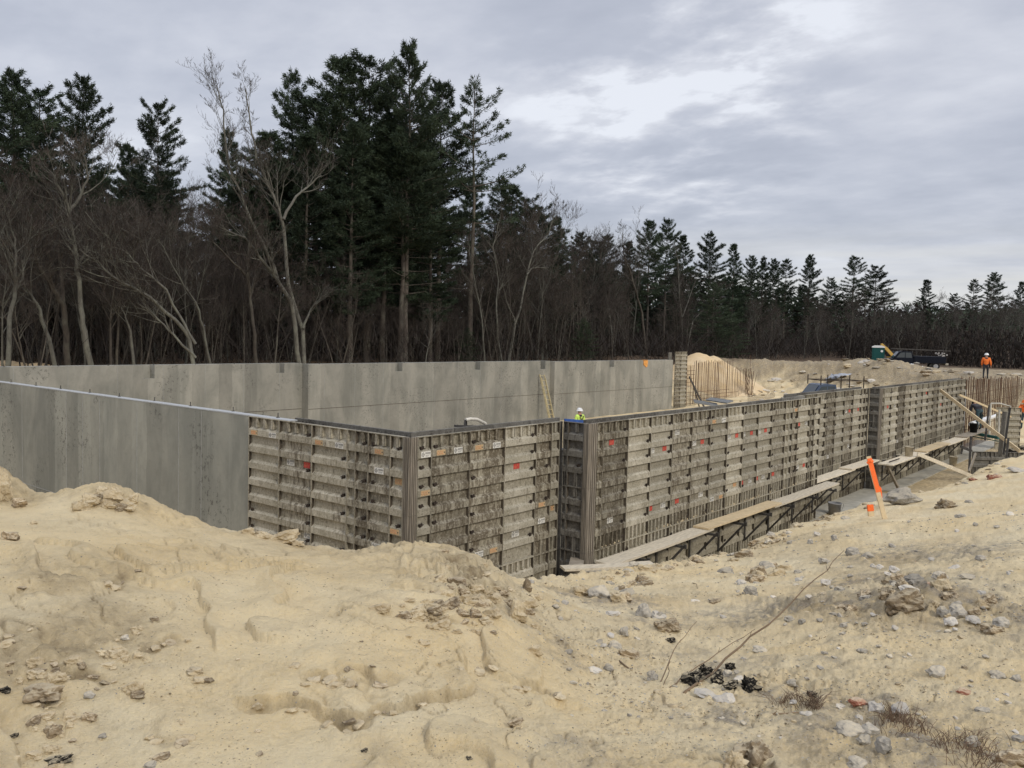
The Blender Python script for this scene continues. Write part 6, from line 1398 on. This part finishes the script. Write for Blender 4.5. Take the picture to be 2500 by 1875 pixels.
for k in range(60):
    px = rf.uniform(1800, 2580); D = rf.uniform(105, 150) if px > 2150 else rf.uniform(110, 170); T_ = atd(px, rf.uniform(705, 800), D); g = float(H(T_[0], T_[1])); h = max(5, T_[2]-g)
    put_tree('bare_tree', rf.choice(BAREP if rf.random() < .75 else BARE), (T_[0], T_[1], g), h/12., rf.uniform(0, 6.28), sized(h)+' slim leafless tree well back '+sector(px), sized(h)+' slim leafless trees '+sector(px), parts=('trunk', 'twigs'))
for k in range(150):     # low bare saplings and brush at the foot of the wood
    px = rf.uniform(-60, 2150); Y = rf.uniform(29, 44) if px < 1700 else rf.uniform(40, 60); T_ = onY(px, 880, Y); g = float(H(T_[0], Y)); h = rf.uniform(3, 8)
    put_tree('bare_sapling', rf.choice(BARE+BAREP[:1]), (T_[0], Y, g), h/12., rf.uniform(0, 6.28), sized(h, 4.6, 6.4)+' thin leafless sapling '+sector(px), sized(h, 4.6, 6.4)+' saplings '+sector(px), parts=('trunk', 'twigs'), wid=1.2)
# traced individual leafless trees: limb courses in front of the wood
def traced(limbs, Y, lab, bark=M_BARKP, r0=.16, dens=1., seed=0):
    rn = random.Random(seed); random.seed(seed); b0 = onY(*limbs[0][0], Y); g = float(H(b0[0], Y)); root = empty('bare_tree', (b0[0], Y, g-.2), 0, lab, 'tree'); O = Vector((b0[0], Y, g-.2)); mb = MB(); tw = Twigs(); yoff = 0
    for li, L_ in enumerate(limbs):
        pts = []; yo = 0
        for i, (x, y) in enumerate(L_):
            p = Vector(onY(x, y, Y+yo))-O; pts.append(p); yo += rn.uniform(-.35, .35)*(1 if li else .6)
        if li == 0: pts[0].z = 0
        P2 = []
        for i in range(len(pts)-1):
            for k in range(3): P2.append(pts[i].lerp(pts[i+1], k/3)+Vector((rn.uniform(-1, 1), rn.uniform(-1, 1), rn.uniform(-1, 1)))*.05*(i+k > 0))
        P2.append(pts[-1]); n = len(P2); rs = r0*(.74 if li == 0 else .48); rad = [rs*(1-.80*k/(n-1)) for k in range(n)]; mb.tube(P2, rad, 7, cap=False)
        for k in range(int(n*.95*dens)):
            t = rn.uniform(.38, 1); i = min(int(t*(n-1)), n-2); a = P2[i].lerp(P2[i+1], t*(n-1)-i); dd = (P2[i+1]-P2[i]).normalized(); ax = dd.cross(Vector((rn.uniform(-1, 1), rn.uniform(-1, 1), rn.uniform(-1, 1)))).normalized(); branch(mb, tw, rn, a, rot_axis(dd, ax, rn.uniform(.3, .9)), rn.uniform(1.3, 3.0)*(1.35-.95*t), max(.012, rad[i]*.5), 1, 3, .16)
    mb.build('trunk', bark, root, smooth=True); link('twigs', tw.mesh('bare_twigs', M_TWIG), root)
q4 = lambda L_: [(x/2.074, 150+y/2.074) for x, y in L_]
q5 = lambda L_: [(600+x/1.951, 100+y/1.951) for x, y in L_]
q6 = lambda L_: [(1150+x/2.949, 450+y/2.949) for x, y in L_]
traced([q5([(265, 1560), (215, 1250), (150, 1130), (60, 1020), (0, 940), (-140, 880)]), q5([(150, 1130), (80, 960), (0, 800), (-90, 560), (-110, 330), (-140, 210)])], 31, 'pale lichen-grey tree forking left, in front of the pine cluster', r0=.20, seed=1)
traced([q5([(280, 1560), (270, 1370), (200, 1150), (180, 900), (160, 800), (110, 700), (50, 550), (20, 380), (0, 230)]), q5([(180, 850), (240, 740), (300, 690), (360, 640)]), q5([(275, 1370), (300, 1300), (335, 1240)])], 31.6, 'pale grey tree rising straight beside the left-forking one', r0=.19, seed=2)
traced([q4([(470, 1570), (430, 1370), (410, 1250), (395, 1100), (385, 960), (350, 800), (340, 720), (300, 640), (260, 560)]), q4([(345, 760), (400, 690), (440, 600), (430, 480)])], 30, 'greenish-grey lichened tree with a tall curved trunk at left', r0=.19, seed=3)
traced([q4([(350, 1570), (335, 1380), (320, 1230), (270, 1150), (200, 1040), (150, 880), (110, 750), (90, 600)]), q4([(320, 1230), (310, 1050), (300, 900), (310, 740)])], 30.6, 'brown forked tree left of the greenish lichened one', M_BARKD, .21, seed=4)
traced([q4([(300, 1570), (245, 1400), (200, 1250), (150, 1180), (100, 1090), (40, 1000)])], 29.5, 'bent lichened trunk leaning left at the far left', M_BARKP, .14, seed=5)
traced([q4([(990, 1560), (960, 1400), (880, 1300), (760, 1200), (640, 1130), (560, 1080), (500, 1020), (400, 950)]), q4([(990, 1500), (930, 1440), (880, 1380), (800, 1310), (740, 1250), (690, 1220)]), q4([(990, 1430), (900, 1270), (840, 1160), (720, 1050), (650, 980), (560, 900), (430, 760)])], 29, 'multi-stemmed tree leaning far to the left, bases by the wall', M_BARKP, .15, seed=6)
traced([q4([(1080, 1560), (1040, 1400), (1010, 1260), (930, 1130), (870, 1030), (800, 900)])], 30, 'thin tree right of the leaning multi-stemmed one', M_BARKP, .10, seed=7)
traced([q4([(1300, 1560), (1290, 1380), (1270, 1200), (1250, 1060), (1260, 880), (1240, 700)]), q4([(1250, 1090), (1150, 990), (1050, 880)])], 30.5, 'brown straight tree left of the pale forked pair', M_BARKD, .16, seed=8)
traced([q4([(30, 1560), (50, 1300), (80, 1150), (75, 1000), (70, 900), (40, 760)]), q4([(80, 1150), (120, 1100), (110, 980), (130, 880)])], 29, 'lichened tree at the left edge of the photo', M_BARKP, .15, seed=9)
traced([q4([(690, 1560), (670, 1400), (640, 1300), (610, 1240)])], 29.8, 'short broken lichened trunk among the left trees', M_BARKP, .11, .5, seed=10)
traced([q6([(235, 1290), (190, 1100), (180, 900), (195, 700), (160, 450), (190, 300), (220, 180)])], 33, 'pale thin tree left in the group right of the lone pine', M_BARKP, .13, seed=11)
traced([q6([(260, 1290), (320, 1000), (360, 850), (400, 650), (450, 480), (560, 350), (600, 200)]), q6([(320, 1000), (260, 850), (200, 600), (150, 420)]), q6([(400, 650), (440, 600), (560, 600)])], 33.5, 'pale tree with a wide fork right of the lone pine', M_BARKP, .17, seed=12)
traced([q6([(100, 1290), (80, 1000), (60, 850), (0, 560), (-20, 400)])], 32, 'slender pale stem just right of the lone pine trunk', M_BARKP, .10, seed=13)
traced([q6([(1270, 1270), (1250, 1100), (1230, 930), (1180, 760), (1150, 650), (1100, 520), (1090, 350)])], 36, 'grey bare tree above the right part of the far wall', M_BARKD, .20, seed=14)
traced([q6([(1522, 1270), (1520, 1000), (1500, 830), (1490, 600), (1480, 450)]), q6([(1520, 960), (1580, 800), (1650, 600)])], 38, 'forked grey bare tree left of the sand pile', M_BARKP, .18, seed=15)
traced([q6([(1540, 1120), (1600, 980), (1700, 880), (1780, 790), (1860, 740)])], 37, 'pale branch-like tree leaning right over the sand pile', M_BARKP, .12, seed=16)
traced([(x, y) for x, y in [(2112, 880), (2112, 800), (2113, 720), (2114, 660)]] and [[(2112, 885), (2112, 800), (2113, 720), (2114, 665)]], 46, 'straight pale bare tree behind the portable toilet', M_BARKP, .16, seed=17)
traced([[(2412, 880), (2414, 820), (2420, 740), (2422, 700)]], 30, 'white-barked tree behind the orange-jacketed worker', M_BARKP, .16, seed=18)
# dark mass of far wood behind everything: trunks, needle clumps and brush as one body
def far_woods():
    rg = np.random.RandomState(12); V = []; n = 60000
    X = rg.uniform(-45, 330, n); Yd = rg.uniform(50, 92, n)-np.clip((X-150)/180, 0, 1)*30
    hmax = 10.5+3*vnoise(X*.09, X*0+.5, 4)+2*vnoise(X*.4, X*0, 6)
    Z = rg.uniform(0, 1, n)**.8*hmax-1
    s = rg.uniform(.5, 1.3, n)
    a = rg.normal(size=(n, 3, 3))*s[:, None, None]*.40; P = np.stack([X, Yd, Z], 1)[:, None]+a
    me = np_mesh('far_woods', P.reshape(-1, 3), np.arange(n*3).reshape(-1, 3), [M_NEEDLE, M_BRUSH], False)
    me.polygons.foreach_set('material_index', (rg.uniform(size=n) < .55).astype(np.int32))
    tag(link('far_woods', me), 'dark mass of the wood behind the edge trees', 'woods', kind='stuff')
    n = 36000; X = rg.uniform(-45, 330, n); Yd = rg.uniform(60, 80, n)-np.clip((X-150)/180, 0, 1)*30; Z = rg.uniform(-1, 6, n); P = np.stack([X, Yd, Z], 1)[:, None]+rg.normal(size=(n, 3, 3))*.5
    tag(link('far_woods', np_mesh('far_woods3', P.reshape(-1, 3), np.arange(n*3).reshape(-1, 3), M_BRUSH, False)), 'dark floor-level tangle deep in the wood', 'woods', kind='stuff')
    # east end of the wood
    n = 14000; X = rg.uniform(225, 300, n); Yd = rg.uniform(-60, 60, n); Z = rg.uniform(0, 1, n)**.8*(12+2*vnoise(Yd*.1, Yd*0, 5))-1; a = rg.normal(size=(n, 3, 3))*.55; P = np.stack([X, Yd, Z], 1)[:, None]+a
    tag(link('far_woods', np_mesh('far_woods2', P.reshape(-1, 3), np.arange(n*3).reshape(-1, 3), M_NEEDLE, False)), 'distant end of the wood at the far right', 'woods', kind='stuff')
    n = 42000; t_ = rg.uniform(0, 1, n); X = 108+rg.uniform(0, 1, n)**1.5*40+t_*0; Yd = -25+t_*62; X = X+np.maximum(0, Yd-12)*.9; g_ = -1.2+.0*X; Z = g_+rg.uniform(0, 1, n)**1.3*5.0; a = rg.normal(size=(n, 3, 3))*rg.uniform(.06, .22, n)[:, None, None]*np.array([.6, .6, 1.8]); P = np.stack([X, Yd, Z], 1)[:, None]+a
    tag(link('undergrowth', np_mesh('undergrowth_r', P.reshape(-1, 3), np.arange(n*3).reshape(-1, 3), M_BRUSH, False)), 'dark brush at the foot of the right-hand wood', 'undergrowth', kind='stuff')
    # undergrowth: thin brush stems
    n = 22000; X = rg.uniform(-40, 210, n); Yd = 31+rg.beta(1, 2, n)*28+np.clip((X-70)/60, 0, 1)*6; g = np.full(n, -1.)
    h = rg.uniform(.5, 3.6, n)*(1+.5*vnoise(X*.15, Yd*.15, 3)); d = rg.normal(0, .8, (n, 2)); r = .016+.00012*np.maximum(X, 0); ang = rg.uniform(0, 6.28, n)
    A_ = np.stack([X, Yd, g+rg.uniform(0, 2.5, n)*.8], 1); T_ = A_+np.stack([d[:, 0]*h, d[:, 1]*h, h], 1); s_ = np.stack([np.cos(ang)*r, np.sin(ang)*r, 0*r], 1)
    P = np.stack([A_-s_, A_+s_, T_], 1); tag(link('undergrowth', np_mesh('undergrowth', P.reshape(-1, 3), np.arange(n*3).reshape(-1, 3), M_BRUSH, False)), 'leafless brush filling the foot of the wood', 'undergrowth', kind='stuff')
far_woods()
